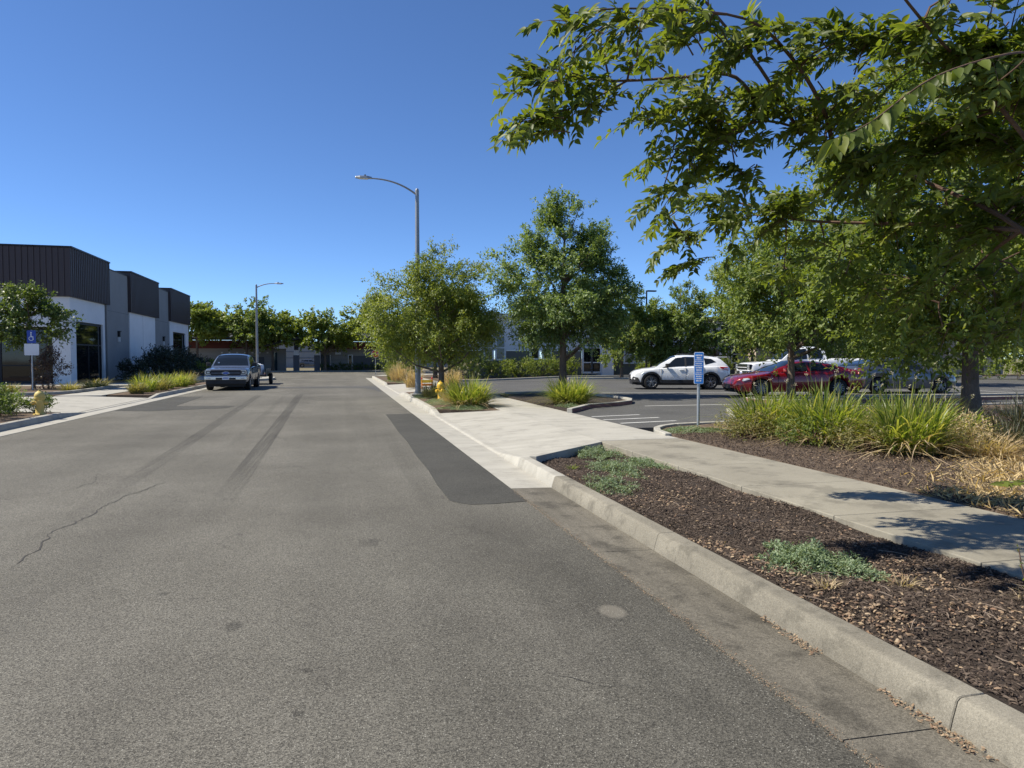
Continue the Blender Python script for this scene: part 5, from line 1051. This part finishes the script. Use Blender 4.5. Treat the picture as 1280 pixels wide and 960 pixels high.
FT = [('broad tree at the left end of the low building', -15.6, 84.8, 8.6, 2.6, 'leaf_bright'), ('dense wide tree before the low building roof', -10.4, 85.2, 8.2, 3.6, 'leaf_mixed'), ('dense tree behind the distant street lamp', -7.6, 85.6, 7.6, 2.4, 'leaf_bright'), ('spreading yellow-green tree over the far porch', -1.7, 85.0, 7.0, 3.2, 'leaf_bright'), ('pale green tree behind the olive-green street tree', 5.4, 79.5, 8.5, 3.6, 'leaf_bright')]
for lab, x, y, h, r_, mt in FT:
    tree('spreading_tree', lab, (x, y, .1), h, [(0, 0, h * .58, r_, r_ * .9, h * .17), (-r_ * .4, 0, h * .68, r_ * .75, r_ * .7, h * .16), (r_ * .4, 0, h * .64, r_ * .75, r_ * .7, h * .17), (0, 0, h * .8, r_ * .7, r_ * .7, h * .14)], 480, mt, (.26, .13), 16, .8, .17, h * .3, group='trees before the low building', nlimb=18)
tree('shade_tree', 'leafy green tree at the far right corner behind the grasses', (7.0, 52.5, .1), 7.2, [(0, 0, 3.4, 2.2, 2.1, 1.6), (.2, 0, 5.2, 1.9, 1.9, 1.5), (-1.2, 0, 2.6, 1.4, 1.4, 1.2)], 560, 'leaf_bright', (.2, .08), 18, .6, .14, 1.2)
# hedges along the far building
for i, (x0, x1, lab) in enumerate(((-22, -8.6, 'low dark hedge left of the far porch'), (-2.0, 9, 'low dark hedge right of the far porch'))):
    shrub('hedge', lab, ((x0 + x1) / 2, 86.7, .0), [(x, 0, .45, .9, .55, .5) for x in np.arange(x0 - (x0 + x1) / 2 + .5, (x1 - x0) / 2, 1.3)], 420, 'leaf_dark', (.13, .07), 14, .3, 'hedge')
shrub('shrub', 'light green shrub left of the silver pickup', (-9.8, 62.5, .1), [(0, 0, .7, 2.2, .8, .6)], 160, 'leaf_bright', (.13, .07), 14, .3)
# dark shrubs by the industrial building
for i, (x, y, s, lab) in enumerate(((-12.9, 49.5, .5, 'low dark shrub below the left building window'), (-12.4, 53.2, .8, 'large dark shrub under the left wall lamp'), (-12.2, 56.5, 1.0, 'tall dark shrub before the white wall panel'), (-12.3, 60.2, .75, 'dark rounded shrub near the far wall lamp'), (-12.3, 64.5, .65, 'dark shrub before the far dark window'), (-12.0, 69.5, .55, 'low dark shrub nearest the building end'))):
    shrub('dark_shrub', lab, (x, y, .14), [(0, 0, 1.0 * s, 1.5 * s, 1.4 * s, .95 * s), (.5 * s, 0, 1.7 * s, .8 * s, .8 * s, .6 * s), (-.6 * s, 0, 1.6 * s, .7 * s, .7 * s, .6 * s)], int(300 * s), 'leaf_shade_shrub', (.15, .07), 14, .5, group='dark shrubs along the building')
# left kerb planting
for i, (x, y, r_, h_, mt, lab) in enumerate(((-8.1, 31.4, .55, .55, 'blade_olive', 'pale grass tuft at the driveway end of the left strip'), (-8.2, 33.0, .8, .9, 'blade_green', 'green tuft second from the left driveway'), (-8.0, 34.6, .8, .75, 'blade_olive', 'olive grass tuft in the middle of the left strip'), (-8.2, 36.5, .85, .85, 'blade_green', 'green grass tuft near the truck bonnet'), (-8.0, 38.6, .9, .8, 'blade_green', 'bright grass tuft beside the truck cab'), (-8.1, 41, .9, .8, 'blade_olive', 'olive grass tuft beside the truck bed'))):
    grass('grass_tuft', lab, (x, y, .13), r_ * 1.1, h_, 420, mt, .022, .9, group='grass tufts in the left strip')
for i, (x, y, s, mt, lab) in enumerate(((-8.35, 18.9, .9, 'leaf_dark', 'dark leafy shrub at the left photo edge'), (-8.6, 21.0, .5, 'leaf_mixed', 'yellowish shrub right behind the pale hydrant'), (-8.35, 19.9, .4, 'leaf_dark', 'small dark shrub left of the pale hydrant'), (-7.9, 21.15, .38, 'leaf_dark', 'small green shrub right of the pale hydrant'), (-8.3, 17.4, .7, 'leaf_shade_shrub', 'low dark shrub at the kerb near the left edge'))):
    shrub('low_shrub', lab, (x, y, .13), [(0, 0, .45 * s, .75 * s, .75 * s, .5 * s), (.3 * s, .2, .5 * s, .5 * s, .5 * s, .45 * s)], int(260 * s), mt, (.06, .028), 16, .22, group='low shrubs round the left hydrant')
for i, (x, y, r_, h_, lab) in enumerate(((-11.2, 33.3, .6, .5, 'yellow grass tuft before the left sign'), (-11.3, 36.6, .8, .45, 'olive tuft right of the purple shrub'), (-11.8, 38.8, .9, .5, 'low olive tuft before the white pillar'), (-13.2, 32.6, .6, .45, 'small yellow tuft at far left of the entrance bed'))):
    grass('grass_tuft', lab, (x, y, .16), r_ * 1.2, h_, 300, 'blade_olive', .02, 1., group='tufts in the left entrance bed')
# right strap-leaf clumps
grass('strap_leaf_clump', 'rounded green strap-leaf clump right of the yellow hydrant', (3.75, 20.6, .13), .95, .98, 900, 'blade_green', .022, 1.05, .5, heads=10, deadmat='blade_tan')
grass('strap_leaf_clump', 'rounded strap-leaf clump at the foot of the ash tree island', (6.75, 20.0, .2), .95, .92, 900, 'blade_green', .022, 1.05, .5, deadmat='blade_olive')
CL = [('bright strap-leaf clump at the left end of the right planter', 7.75, 11.5, .95, .95, 600), ('small strap-leaf clump just behind the leftmost right planter clump', 8.7, 12.3, .8, .9, 320), ('tall strap-leaf clump in front of the red sedan', 8.05, 10.2, .95, 1.05, 620), ('strap-leaf clump between the two tallest right clumps', 9.3, 10.6, .8, .85, 320), ('brightest yellow-green strap-leaf clump nearest the pavement', 8.35, 8.75, .9, 1.02, 640), ('strap-leaf clump in front of the tree stake', 9.9, 9.5, .8, .75, 300)]
for lab, x, y, r_, h_, n in CL: grass('strap_leaf_clump', lab, (x, y, .15), r_, h_, n, 'blade_green', .025, 1.0, .42, heads=5, deadmat='blade_tan', group='strap-leaf clumps in the right planter')
UB = [('twiggy olive undergrowth at the left foot of the right clumps', 7.1, 11.0, .8), ('twiggy olive undergrowth between the left and middle clumps', 7.6, 10.0, .85), ('straggly undergrowth below the tall middle clump', 7.9, 9.1, .8), ('straggly undergrowth right of the brightest clump', 9.0, 8.55, .85), ('brown undergrowth in front of the stout trunk', 10.3, 9.6, 1.0)]
for i, (lab, x, y, sz) in enumerate(UB):
    shrub('undergrowth', lab, (x, y, .15), [(0, 0, .16, .75 * sz, .6 * sz, .22), (.3, .1, .2, .4 * sz, .4 * sz, .25)], 190, ['blade_olive', 'leaf_mixed', 'blade_olive', 'blade_tan', 'leaf_purple'][i], (.06, .016), 14, .24, stems=24, group='straggly undergrowth in the right planter')
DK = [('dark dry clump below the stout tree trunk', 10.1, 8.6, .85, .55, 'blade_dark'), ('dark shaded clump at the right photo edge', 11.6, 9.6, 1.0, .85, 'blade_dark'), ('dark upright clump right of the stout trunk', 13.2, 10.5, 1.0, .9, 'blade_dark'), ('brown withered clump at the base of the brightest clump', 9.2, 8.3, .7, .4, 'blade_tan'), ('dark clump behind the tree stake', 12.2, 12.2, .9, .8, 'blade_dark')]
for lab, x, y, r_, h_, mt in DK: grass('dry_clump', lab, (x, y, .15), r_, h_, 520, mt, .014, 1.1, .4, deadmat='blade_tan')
# feather grasses beyond the lamp and hydrant
FG = [('tan feather grass right of the olive-leaved trunk', 5.2, 33.2, 1.0, 1.15, 'blade_tan'), ('tan feather grass left of the olive-leaved trunk', 3.5, 34.5, 1.0, 1.2, 'blade_tan'), ('tall tan feather grass behind the lamp post', 3.6, 43.5, 1.0, 1.4, 'blade_tan'), ('green tuft left of the lamp post at far kerb', 3.4, 46.5, 1.2, 1.5, 'blade_green'), ('pale feather grass at the far right kerb', 3.5, 45.0, 1.0, 1.2, 'blade_tan'), ('olive tuft directly left of the yellow hydrant', 3.3, 25.6, .7, .7, 'blade_olive'), ('olive tuft behind the yellow hydrant', 4.1, 24.9, .7, .7, 'blade_olive'), ('twiggy dry tuft between hydrant and green clump', 3.6, 22.3, .6, .5, 'blade_tan')]
for lab, x, y, r_, h_, mt in FG: grass('feather_grass' if mt == 'blade_tan' else 'grass_tuft', lab, (x, y, .13), r_ * .9, h_, 520, mt, .014, .8, .35, heads=14 if mt == 'blade_tan' else 0, stalk_h=1.1)
# foundation shrubs in front of the grey building
for i, (x, y, s, mt, lab) in enumerate(((9.3, 49.5, 1.2, 'leaf_dark', 'tall dark shrub left of the paired windows'), (11.4, 49.6, .85, 'leaf_bright', 'bright low shrub under the paired windows'), (13.2, 51.0, .95, 'leaf_bright', 'bright shrub right of the arched window'), (15.2, 52.0, 1.1, 'leaf_mixed', 'mixed green shrub under the small square windows'), (17.2, 52.5, 1.0, 'leaf_bright', 'light shrub left of the glazed door'), (24.5, 52.6, .8, 'leaf_bright', 'shrub behind the crossover bonnet'), (29.5, 50.5, 1.0, 'leaf_mixed', 'rounded shrub behind the crossover tail'), (32.5, 50., 1.1, 'leaf_dark', 'dark shrub left of the white pickup'))):
    shrub('foundation_shrub', lab, (x, y, .12), [(0, 0, .6 * s, 1.2 * s, .9 * s, .65 * s), (.5 * s, 0, 1.0 * s, .7 * s, .7 * s, .5 * s), (-.6 * s, 0, .8 * s, .6 * s, .6 * s, .5 * s)], int(230 * s), mt, (.12, .05), 14, .35, group='shrubs along the grey building')
# groundcover mats
def cover(label, x, y, rx, ry, z, N, hgt=.10, ang=0.):
    root = empty('groundcover', (x, y, z), ang, label, 'groundcover', 'grey-green groundcover mats')
    a = rng.random(N) * 6.283; lob = 1 + .22 * np.sin(a * 3 + x * 7) + .14 * np.sin(a * 7 + y * 5) + .1 * np.sin(a * 11 + x); q = np.sqrt(rng.random(N)) * lob
    cl = rng.normal(size=(max(8, N // 220), 2)); k = rng.integers(0, len(cl), N)
    P = np.stack([q * np.cos(a) * rx, q * np.sin(a) * ry], 1); dens = np.sin(P[:, 0] * 21 + x) * np.sin(P[:, 1] * 19 + y)
    keep = (rng.random(N) > .15 + .45 * (q / lob) ** 3) & (dens > -.75); P = P[keep]; qq = (q / lob)[keep]; n = len(P)
    zz = 1.5 * hgt * (1 - qq ** 2) * rng.random(n) * (.6 + .4 * np.sin(P[:, 0] * 15) * np.sin(P[:, 1] * 13)) + .005
    leaf_mesh('foliage', np.c_[P, zz], rdir(n) * np.array([1, 1, .5]) + np.array([0, 0, .45]), rdir(n) * .7 + np.array([0, 0, 1.]), rng.uniform(.018, .042, n), rng.uniform(.007, .014, n), 'leaf_cover', root)
    m = MB()
    for _ in range(14):
        t = random.random() * 6.283; l = random.uniform(.5, .95); m.tube([(0, 0, .0), (l * .5 * rx * math.cos(t), l * .5 * ry * math.sin(t), .035), (l * rx * math.cos(t + .2), l * ry * math.sin(t + .2), .015)], [.006, .004, .002], 4, cap=False)
    m.build('stems', 'twig_bark', root); return root
cover('round grey-green mat nearest the camera on the mulch', 3.27, 4.28, .36, .42, .10, 9000, .12)
cover('grey-green mat against the kerb in mid mulch bed', 3.03, 7.5, .34, .62, .06, 8000, .13)
cover('narrow grey-green mat in the middle of the mulch bed', 3.62, 8.75, .28, .75, .06, 7000, .12)
cover('grey-green mat touching the pavement edge', 4.15, 8.95, .22, .60, .07, 5000, .10)
cover('grey-green mat at the far tip of the mulch bed', 3.95, 10.35, .38, .50, .05, 6000, .12)
cover('green mat at the foot of the tall blue sign', 6.75, 12.4, .7, .5, .15, 9000, .08)
cover('green mat under the clump beside the driveway', 3.5, 19.75, .75, .55, .13, 9000, .09)
cover('green mat round the yellow hydrant base', 3.2, 22.6, .5, 1.6, .13, 12000, .09)
cover('green mat beside the lamp footing', 3.1, 26.2, .5, 1.4, .13, 8000, .08)
cover('green mat behind the sign-side driveway edge', 6.35, 18.8, .35, .7, .2, 4000, .08)
cover('green mat round the far feather grasses', 3.5, 44.2, .7, 2.8, .13, 8000, .1)
# small weeds in the mulch
for i, (x, y, lab) in enumerate(((3.55, 3.75, 'dry pale weed tuft right of the near groundcover mat'), (2.98, 3.75, 'twiggy dry weed between near mat and kerb'), (4.1, 3.35, 'pale dry weed tuft near the shaded pavement'), (3.1, 9.1, 'yellow-green weed near the far end of the mulch'))):
    grass('weed', lab, (x, y, mz(x, y)), .10, .10, 46, 'blade_tan' if i < 3 else 'blade_green', .006, 1.4, .06, cat='weed')

# ------------------------------------------------------------------ the near overhanging tree
nt_ = empty('overhanging_tree', (3.82, 2.95, .08), 0, 'near tree reaching leafy branches over the right half of the view', 'tree')
O = np.array([3.82, 2.95, .08])
BR = dict(T=([(3.82, 2.95, .0), (3.90, 2.98, .5), (4.15, 3.1, 1.1), (4.5, 3.3, 1.8)], .105, .075),
 E=([(4.5, 3.3, 1.8), (4.75, 4.0, 2.5), (4.69, 4.81, 3.04), (3.91, 4.94, 3.33), (3.45, 5.15, 3.54), (2.94, 5.27, 3.42), (2.38, 5.29, 3.61)], .022, .006),
 A=([(3.45, 5.15, 3.54), (3.06, 5.0, 3.8), (2.62, 4.97, 3.75), (2.12, 4.96, 3.67), (1.76, 4.92, 3.64), (1.33, 4.9, 3.67)], .018, .004),
 A2=([(2.12, 4.96, 3.67), (1.86, 5.02, 3.53), (1.54, 4.97, 3.38), (1.27, 4.9, 3.29)], .008, .003),
 B=([(3.71, 5.07, 3.42), (3.17, 4.84, 3.82), (2.76, 4.69, 4.04), (2.51, 4.64, 4.21), (2.0, 4.62, 4.48)], .018, .006),
 C=([(4.75, 4.0, 2.5), (4.81, 5.0, 2.73), (4.19, 5.71, 2.87), (3.81, 6.08, 3.08), (3.49, 6.41, 3.17), (3.15, 6.61, 2.92)], .02, .005),
 D=([(3.91, 4.94, 3.33), (3.56, 4.62, 3.48), (3.12, 4.38, 3.7), (2.62, 4.19, 3.83), (1.85, 4.14, 3.78), (1.41, 4.11, 3.69)], .02, .004),
 F=([(4.5, 3.3, 1.8), (4.5, 3.5, 2.6), (4.12, 3.74, 3.33), (3.44, 3.56, 3.61), (2.75, 3.38, 3.98)], .024, .005),
 G=([(4.5, 3.3, 1.8), (4.9, 3.4, 2.6), (5.2, 3.5, 3.7), (5.1, 3.5, 4.6)], .05, .01),
 S=([(4.12, 3.74, 3.33), (3.3, 2.8, 3.05), (2.5, 2.15, 2.74), (2.02, 2.03, 2.56), (1.71, 1.98, 2.36), (1.56, 1.96, 2.29)], .006, .002),
 K=([(4.15, 3.1, 1.1), (3.5, 2.7, 1.18), (3.05, 2.46, 1.05), (2.78, 2.4, 1.04)], .006, .002),
 K2=([(3.84, 2.95, .05), (3.70, 3.02, .30), (3.66, 3.05, .52)], .008, .003),
 H=([(4.75, 4.0, 2.5), (5.1, 4.6, 2.4), (5.44, 5.38, 2.1)], .02, .005))
for k, (pts, r0, r1) in BR.items():
    P = [Vector(p) for p in pts]; Q = []
    for i in range(len(P) - 1):                       # Catmull-Rom
        p0, p1, p2, p3 = P[max(i - 1, 0)], P[i], P[i + 1], P[min(i + 2, len(P) - 1)]
        for j in range(5):
            t = j / 5; Q.append(.5 * ((2 * p1) + (p2 - p0) * t + (2 * p0 - 5 * p1 + 4 * p2 - p3) * t * t + (3 * p1 - p0 - 3 * p2 + p3) * t ** 3))
    Q.append(P[-1]); n = len(Q); m = MB(); m.tube([q - Vector(O) for q in Q], [(r0 + (r1 - r0) * (i / (n - 1)) ** .8) * (1 + (.5 if k == 'T' else 0) * max(0, 1 - i / 3)) for i in range(n)], 10 if r0 > .03 else 6)
    m.build('trunk' if k == 'T' else 'branch', 'bark_near' if k == 'T' else 'twig_bark', nt_, smooth=True); BR[k] = Q
NB = [(1.36, 4.9, 3.58, 0.2, 4), (1.57, 4.91, 3.69, 0.19, 4), (1.41, 4.88, 3.32, 0.19, 4), (1.79, 4.91, 3.54, 0.2, 4), (1.5, 4.85, 3.23, 0.12, 2), (1.94, 4.89, 3.87, 0.25, 3), (1.46, 4.22, 3.7, 0.25, 5), (1.75, 4.16, 3.75, 0.28, 6), (2.16, 4.31, 3.74, 0.28, 7), (2.11, 4.71, 3.72, 0.19, 3), (2.44, 4.38, 3.83, 0.28, 7), (2.91, 4.65, 3.87, 0.28, 8), (2.44, 5.14, 3.47, 0.25, 5), (2.81, 5.17, 3.63, 0.35, 10), (2.62, 5.21, 3.24, 0.28, 7), (2.61, 5.34, 2.99, 0.2, 4), (3.06, 5.24, 3.42, 0.38, 12), (3.31, 5.06, 3.7, 0.31, 9), (3.26, 5.31, 3.15, 0.25, 5), (3.34, 6.44, 2.85, 0.25, 6), (3.66, 6.24, 2.98, 0.35, 9), (3.96, 5.9, 2.97, 0.35, 9), (3.49, 6.39, 2.6, 0.19, 3), (4.19, 5.72, 3.02, 0.28, 6), (3.23, 4.44, 3.8, 0.31, 8), (3.34, 4.15, 3.75, 0.31, 8), (3.61, 4.85, 3.53, 0.31, 9), (3.8, 4.55, 3.56, 0.38, 9), (3.56, 3.84, 3.58, 0.38, 9), (3.8, 3.65, 3.58, 0.38, 9), (4.11, 3.56, 3.53, 0.38, 9), (4.09, 4.97, 3.22, 0.38, 12), (4.34, 4.66, 3.27, 0.38, 12), (4.34, 4.15, 3.29, 0.38, 11), (4.61, 3.95, 3.19, 0.38, 10), (4.49, 5.76, 2.63, 0.38, 10), (4.65, 5.34, 2.85, 0.38, 12), (4.76, 4.92, 2.84, 0.38, 12), (4.89, 4.51, 2.83, 0.38, 12), (5.02, 4.21, 2.72, 0.38, 10), (4.94, 5.76, 2.27, 0.35, 8), (5.06, 5.21, 2.28, 0.38, 11), (5.22, 4.79, 2.31, 0.38, 12), (5.25, 4.4, 2.21, 0.38, 9), (5.53, 4.83, 1.84, 0.25, 5), (5.47, 5.36, 1.87, 0.25, 4), (4.5, 6.4, 2.48, 0.28, 5),
      (5.75, 4.12, 3.23, 0.62, 14), (5.62, 3.5, 3.73, 0.5, 8), (6.0, 4.88, 2.6, 0.5, 8), (5.5, 3.62, 4.61, 0.5, 8), (4.55, 3.85, 2.95, .35, 11), (4.25, 3.65, 3.35, .35, 11), (4.85, 4.4, 2.65, .35, 11), (4.2, 4.3, 3.15, .35, 11), (4.0, 3.6, 3.6, .35, 9), (4.75, 4.0, 3.2, .4, 11), (3.55, 3.5, 3.75, .3, 7)]
allQ = [q for k, Q in BR.items() if k not in ('T', 'K', 'K2', 'S') for q in Q]
aq = np.array([tuple(q) for q in allQ]); leaves = []; shoots = MB()
def shoot(p0, d, ln, nleaf, droop=.25, lf=(.094, .036), pairs=(3, 6), rach=.18):
    """one leafy shoot: alternate pinnate leaves along a thin twig"""
    d = d.normalized(); side = d.cross(Vector((0, 0, 1))); side = side.normalized() if side.length > .01 else Vector((1, 0, 0)); pts = []
    for i in range(6): t = i / 5; pts.append(p0 + d * ln * t + Vector((0, 0, -droop * ln * t * t)))
    shoots.tube([p - Vector(O) for p in pts], [.0055 - .0007 * i for i in range(6)], 4, cap=False)
    for i in range(nleaf):
        t = .12 + .88 * i / max(1, nleaf - 1); f = t * 5; a = int(min(4, f)); p = pts[a].lerp(pts[a + 1], f - a); tan = (pts[a + 1] - pts[a]).normalized()
        sg_ = 1 if i % 2 else -1
        rd = (tan * random.uniform(.5, 1.) + side * sg_ * random.uniform(.35, .95) + Vector((0, 0, random.uniform(-.35, .55)))).normalized()
        if i == nleaf - 1: rd = (tan + Vector((0, 0, -.2))).normalized()
        L_ = rach * random.uniform(.7, 1.25); npair = random.randint(*pairs); up = Vector((random.gauss(-.2, .5), random.gauss(-.2, .5), 1)); sv = rd.cross(up).normalized(); nv = sv.cross(rd)
        rp = [p + rd * L_ * k / 4 + Vector((0, 0, -.25 * L_ * (k / 4) ** 2)) for k in range(5)]; shoots.tube([q - Vector(O) for q in rp], [.0016] * 4 + [.001], 3, cap=False)
        tone = random.random()
        for k in range(npair):
            tt = .22 + .74 * k / max(1, npair - 1); base = p + rd * L_ * tt + Vector((0, 0, -.25 * L_ * tt * tt))
            for s2 in (1, -1):
                ld = rd * random.uniform(.35, .9) + sv * s2 * random.uniform(.55, 1.) + Vector((0, 0, random.uniform(-.55, .25))); nn = nv + Vector((random.gauss(-.15, .5), random.gauss(-.1, .5), random.gauss(0, .3))) + sv * s2 * -.2
                leaves.append((*base, *ld, *nn, lf[0] * random.uniform(.7, 1.15), lf[1] * random.uniform(.8, 1.2), min(1, max(0, tone * .6 + random.random() * .4))))
random.seed(21)
for (x, y, z, r_, ns_) in NB:
    c = Vector((x, y, z)); dd = np.linalg.norm(aq - np.array([x, y, z]), axis=1); q = Vector(aq[int(dd.argmin())])
    if (q - c).length > .12:
        mid = q.lerp(c, .5) + Vector((random.gauss(0, .03), random.gauss(0, .03), .03)); shoots.tube([v - Vector(O) for v in (q, mid, c)], [.010, .007, .005], 5, cap=False)
    for _ in range(max(1, int(ns_ * (.55 if x < 2.5 else (.6 if (x > 4.2 and z < 3.0) else .85))))):
        u = Vector(rng.normal(size=3)); u.normalize(); p0 = c + u * r_ * random.random() ** .6 * .8
        out = Vector((c.x - 4.8, c.y - 3.9, .15)); out = out.normalized() if out.length > .1 else Vector((0, 0, 1))
        d = (out * .7 + u * .75 + Vector((0, 0, random.uniform(-.25, .4)))).normalized()
        ln_ = random.uniform(.24, .44); shoot(p0 - d * (ln_ * .6 + .04), d, ln_, random.randint(5, 7))
# along the bare ends of boughs
for k, n_ in (('A', 7), ('A2', 6), ('B', 3), ('D', 7), ('C', 6), ('E', 6)):
    Q = BR[k]
    for i in range(n_):
        t = .42 + .52 * i / (n_ - 1); q = Q[int(t * (len(Q) - 1))]; q2 = Q[min(len(Q) - 1, int(t * (len(Q) - 1)) + 1)]; q1 = Q[max(0, int(t * (len(Q) - 1)) - 1)]; tan = (q2 - q1).normalized()
        shoot(q, tan + Vector((random.gauss(0, .35), random.gauss(0, .35), random.gauss(0, .3))), random.uniform(.10, .2), random.randint(3, 5))
# broad single leaves on the close sprig and the low shoots
def single(Q, n_, t0, lf, wf, hang=.75):
    for i in range(n_):
        t = t0 + (1 - t0) * i / (n_ - 1); f = t * (len(Q) - 1); a = int(min(len(Q) - 2, f)); p = Q[a].lerp(Q[a + 1], f - a); tan = (Q[a + 1] - Q[a]).normalized(); sv = tan.cross(Vector((0, 0, 1))).normalized()
        s2 = 1 if i % 2 else -1; ld = tan * random.uniform(.2, .7) + sv * s2 * random.uniform(.3, .8) + Vector((0, 0, -hang * random.uniform(.4, 1.2))); nn = Vector((-.3, -.6, .6)) + Vector((random.gauss(0, .35), random.gauss(0, .35), random.gauss(0, .35)))
        leaves.append((*p, *ld, *nn, lf * random.uniform(.75, 1.15), wf * random.uniform(.8, 1.15), random.uniform(.55, 1.)))
single(BR['S'], 40, .5, .085, .040); single(BR['K'], 34, .45, .042, .024, .2); single(BR['K2'], 9, .2, .055, .034, .2)
shoots.build('twigs', 'twig_bark', nt_)
LV = np.array(leaves); base = LV[:, :3]; cl_ = np.array([0, 0, 1.58]); fw = np.array([math.sin(R(13.88)), math.cos(R(13.88)), -.037]); rt_ = np.array([math.cos(R(13.88)), -math.sin(R(13.88)), 0])
dv = base - cl_; dep = dv @ fw; sx = dv @ rt_ / np.maximum(dep, .1) * 870; sy = dv[:, 2] / np.maximum(dep, .1) * 870
vis = (dep > .5) & (np.abs(sx) < 660) & (sy < 470) & (sy > -520); score = np.where(vis, LV[:, 9] / dep, 0)
big = np.argsort(-score)[:300]; rest = np.ones(len(LV), bool); rest[big] = False
crown = leaf_mesh('crown', base[rest] - O, LV[rest, 3:6], LV[rest, 6:9], LV[rest, 9], LV[rest, 10], 'leaf_near', nt_, U8V, U8F, LV[rest, 11], True); crown['kind'] = 'stuff'
me = bpy.data.meshes.new('leaf'); me.from_pydata([tuple(v) for v in U8V], [], [tuple(int(i) for i in f) for f in U8F]); me.update(); me.materials.append(M['leaf_near_single']); me.polygons.foreach_set('use_smooth', [True] * len(me.polygons))
d_, s_, n_ = frames(LV[big, 3:6], LV[big, 6:9])
for i, k in enumerate(big):
    o = bpy.data.objects.new('leaf', me); col.objects.link(o); o.parent = nt_; Ln, Wd = LV[k, 9], LV[k, 10]; b_ = base[k] - O
    o.matrix_local = Matrix(((d_[i, 0] * Ln, s_[i, 0] * Wd, n_[i, 0] * Ln, b_[0]), (d_[i, 1] * Ln, s_[i, 1] * Wd, n_[i, 1] * Ln, b_[1]), (d_[i, 2] * Ln, s_[i, 2] * Wd, n_[i, 2] * Ln, b_[2]), (0, 0, 0, 1)))
print('leaves', len(LV), 'tris', sum(len(o.data.polygons) for o in bpy.data.objects if o.type == 'MESH'))
